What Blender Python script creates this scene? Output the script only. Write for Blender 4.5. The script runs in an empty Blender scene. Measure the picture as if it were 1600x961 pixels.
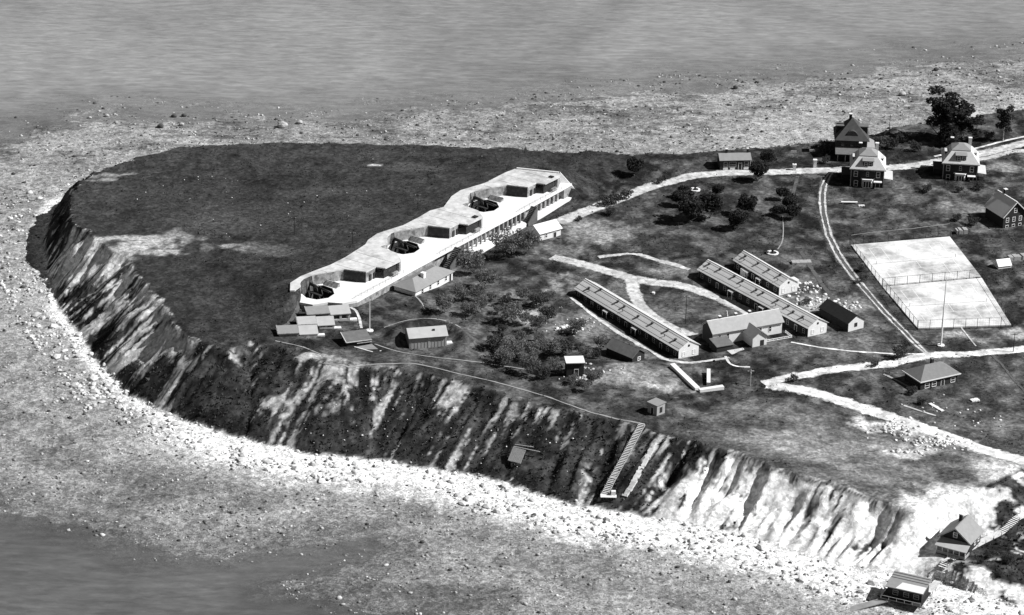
import bpy, bmesh, math, random
import numpy as np
from mathutils import Vector, Matrix
from mathutils.geometry import tessellate_polygon

random.seed(7)
RNG = np.random.default_rng(11)
R = math.radians
sc = bpy.context.scene
col = sc.collection

# ------------------------------------------------------------------ camera
IMG_W, IMG_H, FOC = 1600.0, 961.0, 5000.0
PITCH, ROLL, DIST, ZREF = R(23.5), R(1.5), 926.0, 16.0
CAM = np.array([0.0, -DIST * math.cos(PITCH), ZREF + DIST * math.sin(PITCH)])
_f = np.array([0, math.cos(PITCH), -math.sin(PITCH)])
_u = np.array([0, math.sin(PITCH), math.cos(PITCH)])
_x = np.array([1.0, 0, 0])
CX = _x * math.cos(ROLL) + _u * math.sin(ROLL)
CU = -_x * math.sin(ROLL) + _u * math.cos(ROLL)
cam_data = bpy.data.cameras.new('camera')
cam = bpy.data.objects.new('camera', cam_data)
col.objects.link(cam)
cam_data.sensor_width = 36.0
cam_data.lens = FOC / IMG_W * 36.0
cam_data.clip_start = 1.0
cam_data.clip_end = 20000.0
m = Matrix(((CX[0], CU[0], -_f[0], CAM[0]), (CX[1], CU[1], -_f[1], CAM[1]),
            (CX[2], CU[2], -_f[2], CAM[2]), (0, 0, 0, 1)))
cam.matrix_world = m
sc.camera = cam

# ------------------------------------------------------------------ sky, sun, exposure
SUN_EL, SUN_AZ = R(43), math.atan2(-0.06, 1.0)          # azimuth of the sun measured from +X towards +Y
world = bpy.data.worlds.new('World')
sc.world = world
world.use_nodes = True
nt = world.node_tree
nt.nodes.clear()
sky = nt.nodes.new('ShaderNodeTexSky')
sky.sky_type = 'NISHITA'
sky.sun_disc = False
sky.sun_elevation = SUN_EL
sky.sun_rotation = R(90) - SUN_AZ
sky.air_density = 0.6                                   # clear, dry air: deep shadows
sky.dust_density = 0.15
bw = nt.nodes.new('ShaderNodeRGBToBW')                  # black and white photograph: the sky's light is neutral
bg = nt.nodes.new('ShaderNodeBackground')
bg.inputs['Strength'].default_value = 0.05
wo = nt.nodes.new('ShaderNodeOutputWorld')
nt.links.new(sky.outputs[0], bw.inputs[0])
nt.links.new(bw.outputs[0], bg.inputs[0])
nt.links.new(bg.outputs[0], wo.inputs[0])
sun_data = bpy.data.lights.new('sun', 'SUN')
sun_data.energy = 5.0
sun_data.angle = R(0.53)
sun_data.color = (1.0, 1.0, 1.0)
sun = bpy.data.objects.new('sun', sun_data)
col.objects.link(sun)
sdir = Vector((math.cos(SUN_EL) * math.cos(SUN_AZ), math.cos(SUN_EL) * math.sin(SUN_AZ), math.sin(SUN_EL)))
sun.rotation_euler = sdir.to_track_quat('Z', 'Y').to_euler()
sun.location = (200, 50, 300)
sc.view_settings.view_transform = 'Standard'
sc.view_settings.look = 'None'
sc.view_settings.gamma = 1.0
sc.view_settings.exposure = 0.4
sc.view_settings.use_curve_mapping = False
sc.cycles.max_bounces = 5
sc.cycles.transparent_max_bounces = 12

# ------------------------------------------------------------------ helpers: photo pixel -> place in the world
def P(px, py, z):
    d = _f + CX * (px - IMG_W / 2) / FOC + CU * (IMG_H / 2 - py) / FOC
    return CAM + d * ((z - CAM[2]) / d[2])

def smooth(a, b, x):
    t = np.clip((x - a) / (b - a), 0, 1)
    return t * t * (3 - 2 * t)

def _hash(ix, iy, seed):
    h = (ix.astype(np.int64) * 374761393 + iy.astype(np.int64) * 668265263 + seed * 982451653) & 0x7fffffff
    h = ((h ^ (h >> 13)) * 1274126177) & 0x7fffffff
    h = (h ^ (h >> 16)) & 0xffff
    return h / 65535.0

def vn(x, y, seed=0):
    x = np.asarray(x, float); y = np.asarray(y, float)
    ix = np.floor(x); iy = np.floor(y)
    fx = x - ix; fy = y - iy
    fx = fx * fx * (3 - 2 * fx); fy = fy * fy * (3 - 2 * fy)
    a = _hash(ix, iy, seed); b = _hash(ix + 1, iy, seed)
    c = _hash(ix, iy + 1, seed); d = _hash(ix + 1, iy + 1, seed)
    return (a * (1 - fx) + b * fx) * (1 - fy) + (c * (1 - fx) + d * fx) * fy

def fbm(x, y, seed=0, octv=4):
    s = 0; a = 0.5; n = 0
    for k in range(octv):
        s = s + a * vn(x, y, seed + k * 17); n += a
        x = x * 2.03 + 5.1; y = y * 2.03 + 1.7; a *= 0.5
    return s / n

def inside(px, py, poly):
    r = np.zeros(px.shape, bool)
    n = len(poly)
    for i in range(n):
        x1, y1 = poly[i]; x2, y2 = poly[(i + 1) % n]
        if y1 == y2:
            continue
        c = ((y1 > py) != (y2 > py)) & (px < (x2 - x1) * (py - y1) / (y2 - y1) + x1)
        r ^= c
    return r

def dist_line(px, py, pts, closed=False):
    best = np.full(px.shape, 1e9); bs = np.zeros(px.shape); s0 = 0.0
    n = len(pts)
    for i in range(n if closed else n - 1):
        x1, y1 = pts[i][:2]; x2, y2 = pts[(i + 1) % n][:2]
        dx, dy = x2 - x1, y2 - y1
        l2 = dx * dx + dy * dy
        if l2 == 0:
            continue
        t = np.clip(((px - x1) * dx + (py - y1) * dy) / l2, 0, 1)
        d = (px - x1 - t * dx) ** 2 + (py - y1 - t * dy) ** 2
        w = d < best
        best = np.where(w, d, best)
        bs = np.where(w, s0 + t * math.sqrt(l2), bs)
        s0 += math.sqrt(l2)
    return np.sqrt(best), bs

def catmull(pts, step=1.0):
    pts = [np.asarray(p, float) for p in pts]
    out = []
    for i in range(len(pts) - 1):
        p0 = pts[max(i - 1, 0)]; p1 = pts[i]; p2 = pts[i + 1]; p3 = pts[min(i + 2, len(pts) - 1)]
        n = max(1, int(np.linalg.norm(p2 - p1) / step))
        for k in range(n):
            t = k / n
            out.append(0.5 * ((2 * p1) + (-p0 + p2) * t + (2 * p0 - 5 * p1 + 4 * p2 - p3) * t * t + (-p0 + 3 * p1 - 3 * p2 + p3) * t ** 3))
    out.append(pts[-1])
    return out

# ------------------------------------------------------------------ helpers: materials
MATS = {}
def mat(name, tone, rough=0.85, var=0.15, scale=1.0, bump=0.0, attr=None, island=0.0, spec=0.3, stretch=(1, 1, 1), stain=0.0, stain_tone=0.1, stain_scale=0.25, stain_lo=0.48, stain_hi=0.66):
    """grey procedural material; tone is the real albedo, var the noise variation"""
    if name in MATS:
        return MATS[name]
    mt = bpy.data.materials.new(name)
    mt.use_nodes = True
    n = mt.node_tree; L = n.links
    bs = n.nodes['Principled BSDF']
    bs.inputs['Roughness'].default_value = rough
    bs.inputs['Specular IOR Level'].default_value = spec
    tc = n.nodes.new('ShaderNodeTexCoord')
    mp = n.nodes.new('ShaderNodeMapping'); mp.inputs['Scale'].default_value = stretch
    L.new(tc.outputs['Object'], mp.inputs[0])
    nz = n.nodes.new('ShaderNodeTexNoise')
    nz.inputs['Scale'].default_value = scale; nz.inputs['Detail'].default_value = 6; nz.inputs['Roughness'].default_value = 0.65
    L.new(mp.outputs[0], nz.inputs['Vector'])
    rg = n.nodes.new('ShaderNodeMapRange')
    rg.inputs['From Min'].default_value = 0.25; rg.inputs['From Max'].default_value = 0.75
    rg.inputs['To Min'].default_value = 1 - var; rg.inputs['To Max'].default_value = 1 + var
    L.new(nz.outputs['Fac'], rg.inputs['Value'])
    mul = n.nodes.new('ShaderNodeMath'); mul.operation = 'MULTIPLY'
    L.new(rg.outputs[0], mul.inputs[0])
    if attr:
        at = n.nodes.new('ShaderNodeAttribute'); at.attribute_name = attr
        L.new(at.outputs['Fac'], mul.inputs[1])
    else:
        mul.inputs[1].default_value = tone
    out = mul.outputs[0]
    if island:
        ge = n.nodes.new('ShaderNodeNewGeometry')
        r2 = n.nodes.new('ShaderNodeMapRange')
        r2.inputs['To Min'].default_value = 1 - island; r2.inputs['To Max'].default_value = 1 + island
        L.new(ge.outputs['Random Per Island'], r2.inputs['Value'])
        m2 = n.nodes.new('ShaderNodeMath'); m2.operation = 'MULTIPLY'
        L.new(out, m2.inputs[0]); L.new(r2.outputs[0], m2.inputs[1]); out = m2.outputs[0]
    if stain:
        n2 = n.nodes.new('ShaderNodeTexNoise'); n2.inputs['Scale'].default_value = stain_scale; n2.inputs['Detail'].default_value = 7
        n2.inputs['Roughness'].default_value = 0.7
        L.new(mp.outputs[0], n2.inputs['Vector'])
        r3 = n.nodes.new('ShaderNodeMapRange')
        r3.inputs['From Min'].default_value = stain_lo; r3.inputs['From Max'].default_value = stain_hi
        r3.inputs['To Min'].default_value = 0; r3.inputs['To Max'].default_value = stain
        L.new(n2.outputs['Fac'], r3.inputs['Value'])
        mx = n.nodes.new('ShaderNodeMix'); mx.data_type = 'FLOAT'
        L.new(r3.outputs[0], mx.inputs['Factor']); L.new(out, mx.inputs['A']); mx.inputs['B'].default_value = stain_tone
        out = mx.outputs['Result']
    L.new(out, bs.inputs['Base Color'])
    if bump:
        bp = n.nodes.new('ShaderNodeBump'); bp.inputs['Strength'].default_value = bump; bp.inputs['Distance'].default_value = 0.3
        L.new(nz.outputs['Fac'], bp.inputs['Height']); L.new(bp.outputs[0], bs.inputs['Normal'])
    MATS[name] = mt
    return mt

mat('concrete', 0.74, 0.9, 0.10, 0.6)
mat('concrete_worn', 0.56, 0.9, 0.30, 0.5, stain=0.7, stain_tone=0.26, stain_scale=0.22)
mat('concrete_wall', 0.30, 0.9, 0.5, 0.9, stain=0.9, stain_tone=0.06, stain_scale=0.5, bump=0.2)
mat('concrete_dark', 0.11, 0.9, 0.3, 0.8, stain=0.5, stain_tone=0.05)
mat('white_paint', 0.80, 0.6, 0.05, 0.7)
mat('white_wood', 0.74, 0.7, 0.10, 0.8)
mat('grey_wood', 0.34, 0.85, 0.2, 1.2)
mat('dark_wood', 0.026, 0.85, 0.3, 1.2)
mat('brick', 0.026, 0.9, 0.3, 3.0)
mat('roof_dark', 0.06, 0.9, 0.25, 0.9)
mat('roof_mid', 0.26, 0.9, 0.12, 0.9)
mat('roof_pale', 0.42, 0.8, 0.12, 0.5)
mat('roof_felt', 0.62, 0.85, 0.16, 0.7, stretch=(0.25, 1, 1), island=0.08)
mat('roof_slate', 0.19, 0.85, 0.15, 1.2)
mat('glass', 0.02, 0.15, 0.1, 1.0, spec=0.5)
mat('iron', 0.016, 0.6, 0.3, 1.5, spec=0.5)
mat('bark', 0.07, 0.95, 0.3, 2.0)
mat('bark_pale', 0.45, 0.95, 0.3, 2.0)
mat('leaf', 0.085, 0.8, 0.2, 0.5, island=0.55)
mat('leaf_dark', 0.042, 0.8, 0.2, 0.5, island=0.5)
mat('leaf_pale', 0.19, 0.8, 0.2, 0.5, island=0.6)
mat('stone', 0.56, 0.95, 0.25, 1.0, island=0.45)
mat('stone_mid', 0.36, 0.95, 0.25, 1.0, island=0.55)
mat('stone_dark', 0.07, 0.95, 0.35, 1.0, island=0.4)
mat('ground', 0.05, 1.0, 0.55, 0.9, bump=0.5, attr='tone', spec=0.1)
mat('bluff', 0.05, 1.0, 0.34, 0.8, bump=0.6, attr='tone', spec=0.1)
mat('beach', 0.05, 1.0, 0.60, 2.2, bump=1.0, attr='tone', spec=0.15)
mat('gravel', 0.50, 1.0, 0.34, 0.6, spec=0.1)
mat('gravel_pale', 0.68, 1.0, 0.38, 0.6, spec=0.1)
mat('dirt', 0.30, 1.0, 0.3, 0.4, spec=0.1)
mat('dirt_dark', 0.10, 1.0, 0.35, 0.4, spec=0.1)
mat('court', 0.76, 0.9, 0.08, 0.3, stain=0.9, stain_tone=0.24, stain_scale=0.075, stain_lo=0.44, stain_hi=0.62)
mat('garden', 0.075, 1.0, 0.3, 0.8)

def pebbles(name, cell=1.7, lo=0.62, hi=1.32):
    """stone-to-stone tone differences for ground made of loose stones"""
    mt = MATS[name]; n = mt.node_tree; L = n.links; bs = n.nodes['Principled BSDF']
    src = bs.inputs['Base Color'].links[0].from_socket
    tc = n.nodes.new('ShaderNodeTexCoord')
    prev = src
    for sc_, a, b in ((cell, lo, hi), (cell * 0.45, 0.75, 1.25)):
        vo = n.nodes.new('ShaderNodeTexVoronoi'); vo.inputs['Scale'].default_value = sc_
        L.new(tc.outputs['Object'], vo.inputs['Vector'])
        sp = n.nodes.new('ShaderNodeSeparateColor'); L.new(vo.outputs['Color'], sp.inputs[0])
        mr = n.nodes.new('ShaderNodeMapRange'); mr.inputs['To Min'].default_value = a; mr.inputs['To Max'].default_value = b
        L.new(sp.outputs[0], mr.inputs['Value'])
        mu = n.nodes.new('ShaderNodeMath'); mu.operation = 'MULTIPLY'
        L.new(prev, mu.inputs[0]); L.new(mr.outputs[0], mu.inputs[1]); prev = mu.outputs[0]
    L.new(prev, bs.inputs['Base Color'])
pebbles('beach'); pebbles('bluff', 1.3, 0.75, 1.25); pebbles('ground', 1.5, 0.7, 1.35); pebbles('gravel', 1.2, 0.85, 1.12); pebbles('gravel_pale', 1.2, 0.85, 1.12)

def translucent(name):
    mt = MATS[name]; n = mt.node_tree; L = n.links; bs = n.nodes['Principled BSDF']; out = n.nodes['Material Output']
    tl = n.nodes.new('ShaderNodeBsdfTranslucent'); mx = n.nodes.new('ShaderNodeMixShader'); mx.inputs[0].default_value = 0.4
    L.new(bs.inputs['Base Color'].links[0].from_socket, tl.inputs['Color'])
    L.new(bs.outputs[0], mx.inputs[1]); L.new(tl.outputs[0], mx.inputs[2]); L.new(mx.outputs[0], out.inputs[0])
for _n in ('leaf', 'leaf_pale', 'leaf_dark'):
    translucent(_n)

def crumble(name):
    """thin the surfacing out towards its edges, where the grass creeps over it"""
    mt = MATS[name].copy(); mt.name = name + '_path'; n = mt.node_tree; L = n.links
    bs = n.nodes['Principled BSDF']; out = n.nodes['Material Output']
    at = n.nodes.new('ShaderNodeAttribute'); at.attribute_name = 'edge'
    tc = n.nodes.new('ShaderNodeTexCoord'); nz = n.nodes.new('ShaderNodeTexNoise'); nz.inputs['Scale'].default_value = 0.7; nz.inputs['Detail'].default_value = 6; nz.inputs['Roughness'].default_value = 0.7
    L.new(tc.outputs['Object'], nz.inputs['Vector'])
    ad = n.nodes.new('ShaderNodeMath'); ad.operation = 'ADD'
    L.new(at.outputs['Fac'], ad.inputs[0]); L.new(nz.outputs['Fac'], ad.inputs[1])
    mr = n.nodes.new('ShaderNodeMapRange'); mr.inputs['From Min'].default_value = 0.54; mr.inputs['From Max'].default_value = 0.80
    L.new(ad.outputs[0], mr.inputs['Value'])
    tr = n.nodes.new('ShaderNodeBsdfTransparent'); mx = n.nodes.new('ShaderNodeMixShader')
    L.new(mr.outputs[0], mx.inputs[0]); L.new(tr.outputs[0], mx.inputs[1]); L.new(bs.outputs[0], mx.inputs[2]); L.new(mx.outputs[0], out.inputs[0])
    MATS[name + '_path'] = mt
for _n in ('gravel', 'gravel_pale', 'dirt', 'dirt_dark'):
    crumble(_n)

# ------------------------------------------------------------------ helpers: objects
def link(o, parent=None):
    col.objects.link(o)
    if parent:
        o.parent = parent
    return o

def meshobj(name, verts, faces, material, parent=None, smooth_=False):
    me = bpy.data.meshes.new(name)
    me.from_pydata([tuple(map(float, v)) for v in verts], [], faces)
    if material:
        me.materials.append(MATS[material])
    if smooth_:
        me.polygons.foreach_set('use_smooth', [True] * len(me.polygons))
    me.update()
    return link(bpy.data.objects.new(name, me), parent)

def tag(o, label, cat, group=None, kind=None):
    if label: o['label'] = label
    if cat: o['category'] = cat
    if group: o['group'] = group
    if kind: o['kind'] = kind
    return o

def thing(name, label, cat, loc, rz=0.0, group=None):
    o = bpy.data.objects.new(name, None)
    o.empty_display_size = 0.5
    col.objects.link(o)
    o.location = tuple(map(float, loc)); o.rotation_euler = (0, 0, rz)
    return tag(o, label, cat, group)

class MB:
    def __init__(s):
        s.v = []; s.f = []
    def add(s, vs, fs):
        o = len(s.v); s.v += [tuple(map(float, p)) for p in vs]; s.f += [tuple(i + o for i in q) for q in fs]
        return s
    def box(s, x0, x1, y0, y1, z0, z1):
        return s.add([(x0, y0, z0), (x1, y0, z0), (x1, y1, z0), (x0, y1, z0), (x0, y0, z1), (x1, y0, z1), (x1, y1, z1), (x0, y1, z1)],
                     [(3, 2, 1, 0), (4, 5, 6, 7), (0, 1, 5, 4), (1, 2, 6, 5), (2, 3, 7, 6), (3, 0, 4, 7)])
    def hexa(s, b, t):
        return s.add(list(b) + list(t), [(3, 2, 1, 0), (4, 5, 6, 7), (0, 1, 5, 4), (1, 2, 6, 5), (2, 3, 7, 6), (3, 0, 4, 7)])
    def bar(s, a, b, w, h=None):
        """square bar from a to b"""
        a = Vector(a); b = Vector(b); d = (b - a).normalized(); h = h or w
        up = Vector((0, 0, 1)) if abs(d.z) < 0.95 else Vector((0, 1, 0))
        x = d.cross(up).normalized() * w / 2; y = x.cross(d).normalized() * h / 2
        return s.hexa([a - x - y, a + x - y, a + x + y, a - x + y], [b - x - y, b + x - y, b + x + y, b - x + y])
    def tube(s, a, b, r0, r1, n=8):
        a = Vector(a); b = Vector(b); d = (b - a).normalized()
        up = Vector((0, 0, 1)) if abs(d.z) < 0.95 else Vector((0, 1, 0))
        x = d.cross(up).normalized(); y = x.cross(d).normalized()
        vs = []
        for c, r in ((a, r0), (b, r1)):
            for k in range(n):
                t = 2 * math.pi * k / n
                vs.append(c + x * (r * math.cos(t)) + y * (r * math.sin(t)))
        fs = [(k, (k + 1) % n, n + (k + 1) % n, n + k) for k in range(n)]
        fs += [tuple(range(n))[::-1], tuple(range(n, 2 * n))]
        return s.add(vs, fs)
    def prism(s, poly, z0, z1, holes=()):
        """poly ccw list of (x,y[,ztop]); flat prism with optional holes"""
        loops = [list(poly)] + [list(h) for h in holes]
        flat = [p for l in loops for p in l]
        tri = tessellate_polygon([[Vector((p[0], p[1], 0)) for p in l] for l in loops])
        n = len(flat)
        top = [(p[0], p[1], p[2] if len(p) > 2 else z1) for p in flat]
        bot = [(p[0], p[1], z0) for p in flat]
        fs = []
        for t in tri:
            a, b, c = (flat[i] for i in t)
            ar = (b[0] - a[0]) * (c[1] - a[1]) - (c[0] - a[0]) * (b[1] - a[1])
            t = t if ar > 0 else t[::-1]
            fs.append(tuple(t)); fs.append(tuple(i + n for i in t[::-1]))
        o = 0
        for li, l in enumerate(loops):
            k = len(l)
            A = sum(l[i][0] * l[(i + 1) % k][1] - l[(i + 1) % k][0] * l[i][1] for i in range(k))
            ccw = A > 0
            if li: ccw = not ccw
            for i in range(k):
                a, b = o + i, o + (i + 1) % k
                fs.append((a + n, b + n, b, a) if ccw else (b + n, a + n, a, b))
            o += k
        return s.add(top + bot, fs)
    def build(s, name, material, parent=None, smooth_=False):
        return meshobj(name, s.v, s.f, material, parent, smooth_)

def copy_tree(o, parent=None):
    c = o.copy(); col.objects.link(c); c.parent = parent
    for ch in o.children:
        copy_tree(ch, c)
    return c
# ------------------------------------------------------------------ terrain: shapes traced on the ground
CREST_PX = [(1700, 174, 9), (1600, 186, 9), (1530, 194, 9), (1400, 213, 10), (1330, 222, 11), (1290, 223, 12), (1200, 229, 13), (1120, 235, 14), (1000, 238, 15),
            (870, 236, 16), (740, 229, 17), (640, 225, 17), (500, 222, 17), (440, 221, 17), (380, 224, 17), (270, 230, 16.5), (220, 243, 16),
            (170, 258, 15.5), (145, 268, 15), (128, 283, 15), (112, 300, 15), (106, 314, 15), (108, 332, 15.5), (128, 359, 16), (142, 366, 16.5),
            (165, 382, 17), (190, 402, 17), (215, 430, 17.5), (240, 460, 18), (266, 488, 18), (272, 504, 18), (300, 524, 18), (330, 538, 17.5), (352, 549, 17),
            (372, 541, 17), (395, 531, 17.5), (430, 543, 17.5), (470, 557, 17), (530, 571, 16.5), (600, 573, 16), (680, 586, 16), (750, 606, 15.5),
            (820, 626, 15), (880, 641, 15), (950, 655, 14.5), (1003, 664, 14.5), (1030, 673, 14.5), (1060, 682, 14.5), (1100, 695, 14.5), (1150, 706, 14.5),
            (1200, 722, 14.5), (1260, 741, 14), (1330, 765, 13.5), (1380, 785, 13), (1425, 800, 13), (1450, 787, 12.5), (1500, 771, 12), (1560, 752, 11.5),
            (1610, 738, 11), (1720, 720, 11)]
CREST = [P(*q)[:2] for q in CREST_PX]
# far toe: hidden behind the crest, so offset outwards
TOE = []
for (x, y, z) in CREST_PX[:19]:
    p = P(x, y, z)[:2]
    TOE.append(p + np.array([0.0, (z - 2) * 1.5 + 1]))
TOE += [P(x, y, 2.0)[:2] for x, y in [(95, 316), (78, 341), (67, 380), (72, 405), (73, 430), (82, 450), (93, 482), (117, 513), (150, 558), (180, 593), (203, 620), (250, 641),
        (300, 662), (400, 690), (500, 712), (600, 720), (700, 735), (780, 752), (850, 776), (900, 790), (950, 798), (975, 801), (1000, 806), (1080, 821), (1150, 836),
        (1220, 856), (1300, 881), (1380, 896), (1440, 903), (1475, 908), (1540, 930), (1600, 948), (1720, 990)]]
SHORE = [P(x, y, 0.0)[:2] for x, y in [(1720, 75), (1600, 88), (1450, 104), (1300, 122), (1200, 132), (1100, 141), (1000, 148), (900, 156), (800, 167), (700, 176), (600, 181), (500, 190),
        (420, 196), (370, 198), (297, 189), (172, 184), (94, 194), (40, 214), (0, 228), (-80, 250), (-260, 320), (-330, 480), (-240, 660), (-80, 770), (0, 792), (50, 803), (87, 814), (144, 808), (175, 838), (258, 865), (330, 866), (394, 860), (460, 850),
        (530, 846), (582, 848), (604, 858), (598, 872), (560, 890), (503, 906), (458, 916), (500, 930), (569, 945), (640, 949), (682, 952), (720, 985), (800, 1040), (1100, 1090), (1720, 1150)]]

GX0, GX1, GY0, GY1, GS = -225.0, 250.0, -215.0, 325.0, 0.70
gx = np.arange(GX0, GX1, GS); gy = np.arange(GY0, GY1, GS)
NX, NY = len(gx), len(gy)
X, Y = np.meshgrid(gx, gy)

# coarse evaluation of the smooth fields, then bilinear to the fine grid
def coarse(fn, k=4):
    cx = gx[::k]; cy = gy[::k]
    cx = np.append(cx, gx[-1] + GS * k); cy = np.append(cy, gy[-1] + GS * k)
    CXg, CYg = np.meshgrid(cx, cy)
    Z = fn(CXg, CYg)
    fi = (gx - cx[0]) / (GS * k); fj = (gy - cy[0]) / (GS * k)
    i = np.clip(fi.astype(int), 0, len(cx) - 2); j = np.clip(fj.astype(int), 0, len(cy) - 2)
    a = (fi - i)[None, :]; b = (fj - j)[:, None]
    Z0 = Z[j][:, i]; Z1 = Z[j][:, i + 1]; Z2 = Z[j + 1][:, i]; Z3 = Z[j + 1][:, i + 1]
    return (Z0 * (1 - a) + Z1 * a) * (1 - b) + (Z2 * (1 - a) + Z3 * a) * b

def idw(pts, vals, power=3.0):
    pts = np.array(pts); vals = np.array(vals)
    def fn(x, y):
        w = 0; s = 0
        for (a, b), v in zip(pts, vals):
            d = ((x - a) ** 2 + (y - b) ** 2 + 4.0) ** (-power / 2)
            w = w + d; s = s + d * v
        return s / w
    return fn

# battery frame (u along the battery, v towards its rear)
BO = P(495, 455, 18)[:2]
BD = P(754, 320, 18)[:2] - BO; BD = BD / np.linalg.norm(BD)
BN = np.array([BD[1], -BD[0]])
BANG = math.atan2(BD[1], BD[0])
def bl(u, v):
    return BO + BD * u + BN * v
BU = (X - BO[0]) * BD[0] + (Y - BO[1]) * BD[1]
BV = (X - BO[0]) * BN[0] + (Y - BO[1]) * BN[1]

CTRL = [(130, 300, 15), (300, 260, 17), (500, 245, 17.2), (400, 400, 18), (300, 470, 18.2), (210, 390, 17.3), (260, 330, 17), (700, 250, 17.5), (900, 250, 16), (1000, 262, 14),
        (550, 320, 18.3), (640, 280, 18.5), (450, 350, 18.2), (350, 510, 18), (420, 470, 18.4), (430, 520, 17.8), (470, 520, 17.3), (520, 525, 16.6), (580, 530, 16), (600, 500, 15.5), (660, 545, 15),
        (640, 560, 16), (600, 460, 15.2), (700, 440, 14), (780, 440, 13.5), (760, 520, 14), (820, 580, 14.6), (860, 385, 12.8), (905, 333, 12.4), (960, 312, 12.8), (1000, 298, 13), (930, 420, 13),
        (1040, 283, 13), (1130, 271, 13), (1200, 267, 12.6), (1300, 266, 12), (1400, 260, 11.5), (1500, 250, 10.5), (1600, 225, 10), (1100, 340, 13), (1200, 330, 13), (1200, 400, 13),
        (1000, 480, 13), (1090, 540, 13), (950, 540, 13.6), (1150, 480, 13), (1300, 510, 13), (1350, 300, 11.8), (1500, 290, 11), (1330, 380, 13), (1480, 370, 13), (1580, 510, 13), (1435, 514, 13),
        (1445, 555, 12.8), (1600, 545, 12.5), (1300, 577, 13.2), (1195, 602, 13.6), (1240, 650, 14.4), (1400, 655, 13), (1470, 605, 12.5), (1600, 722, 11.5), (1590, 620, 12),
        (1350, 720, 13.6), (1500, 740, 12.3), (1022, 640, 14.3), (1100, 600, 13.4), (1060, 590, 13.6), (1590, 330, 11.5), (900, 600, 14.5)]
pts = [P(*q)[:2] for q in CTRL] + CREST; vals = [q[2] for q in CTRL] + [q[2] for q in CREST_PX]
for a_, b_, za, zb in zip(CREST[:-1], CREST[1:], [q[2] for q in CREST_PX], [q[2] for q in CREST_PX[1:]]):
    for t_ in (1 / 3, 2 / 3):
        pts.append(a_ * (1 - t_) + b_ * t_); vals.append(za * (1 - t_) + zb * t_)
ZP = coarse(idw(pts, vals), 5)
# parapet mound on the seaward side of the battery, falling away to the field
along = smooth(-22, -8, BU) * (1 - smooth(112, 122, BU))
sea = np.where(BV < 4, 1.0, 0.0)
mound = np.exp(-(np.clip(-3 - BV, 0, 99) / 16.0) ** 2) * along
ZP = np.where(BV < 1, ZP + (21.25 - ZP) * mound, ZP)
yard = smooth(-14, -9, BU) * (1 - smooth(119, 128, BU)) * smooth(0, 2, BV) * (1 - smooth(17, 26, BV))
ZP = np.minimum(ZP, ZP * (1 - yard) + yard * (16.4 - 3.4 * smooth(2, 55, BU) - 0.9 * smooth(70, 100, BU)))
# rear of the battery
rear = smooth(12.5, 20, BV)
# earth wedge beyond the battery's far end
wed = smooth(114.5, 118, BU) * np.exp(-((BV - 3) / 10.0) ** 2) * (1 - smooth(118, 142, BU))
ZP = np.maximum(ZP, 13 + 7.6 * wed)
# horseshoe bank round the store shed
sc_c = P(664, 541, 15.3)[:2]
rr = np.hypot((X - sc_c[0] - 1.5) / 1.25, (Y - sc_c[1] - 3.0) / 1.1)
aa = np.arctan2(Y - sc_c[1], X - sc_c[0])
bank = np.exp(-((rr - 8.0) / 2.0) ** 2) * smooth(-0.25, 0.35, np.sin(aa))
ZP = ZP + 2.6 * bank
# ditch beside the lower field
DITCH = [P(*q, 14)[:2] for q in [(1178, 602), (1140, 618), (1100, 636), (1060, 654), (1030, 670)]]
dd, _ = dist_line(X, Y, DITCH)
ditch = np.exp(-(dd / 2.6) ** 2)
ZP = ZP - 1.1 * ditch
# knoll in front of the barracks
kn = P(980, 580, 14)[:2]
ZP = ZP + 1.6 * np.exp(-(((X - kn[0]) / 14) ** 2 + ((Y - kn[1]) / 6) ** 2))
# gentle natural relief
ZP = ZP + (fbm(X / 22, Y / 22, 3, 3) - 0.5) * 0.7 + (fbm(X / 5, Y / 5, 9, 2) - 0.5) * 0.22

CWX = X + (fbm(X / 5, Y / 5, 401, 3) - 0.5) * 4.5; CWY = Y + (fbm(X / 5, Y / 5, 402, 3) - 0.5) * 4.5     # ragged turf edge
in_crest = inside(CWX, CWY, CREST + [np.array([400, CREST[-1][1]]), np.array([400, CREST[0][1]])])
in_toe = inside(X, Y, TOE + [np.array([500, TOE[-1][1]]), np.array([500, TOE[0][1]])])
in_shore = inside(X, Y, SHORE + [np.array([600, SHORE[-1][1]]), np.array([600, SHORE[0][1]])])
dC, _ = dist_line(CWX, CWY, CREST)
_, sC = dist_line(X, Y, CREST)
dT, sT = dist_line(X, Y, TOE)
dS, sS = dist_line(X, Y, SHORE)
T = dC / (dC + dT + 1e-6)
slope = in_toe & ~in_crest
# gullies run down the fall line
gl = fbm(sC / 4.5, T * 0.9 + 3, 21, 3); gl2 = 1 - np.abs(2 * vn(sC / 7.0 + 0.6 * vn(sC / 20, T * 2, 4), T * 0.7, 33) - 1)
gl3 = 1 - np.abs(2 * vn(sC / 2.6 + 0.5 * vn(sC / 6, T * 3, 5), T * 1.2 + 4, 37) - 1)
ter = P(1502, 862, 6)[:2]
iso = smooth(24, 38, np.hypot((X - ter[0] - 16), (Y - ter[1] + 2)))
bell = np.sin(np.pi * np.clip(T, 0, 1)) ** 0.7
prof = np.where(T < 0.16, T * 2.0, 0.32 + (T - 0.16) * 0.81)
prof = 0.5 * prof + 0.5 * T
right = smooth(34, 50, X) * smooth(-40, -60, Y)          # the bare cliff right of the staircase stands steeper
left = smooth(-95, -108, X)
prof_r = np.where(T < 0.42, T * 1.75, 0.735 + (T - 0.42) * 0.457)
prof = prof * (1 - right) + prof_r * right
prof = prof * (1 - 0.4 * left) + np.where(T < 0.5, T * 1.35, 0.675 + (T - 0.5) * 0.65) * 0.4 * left
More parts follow.
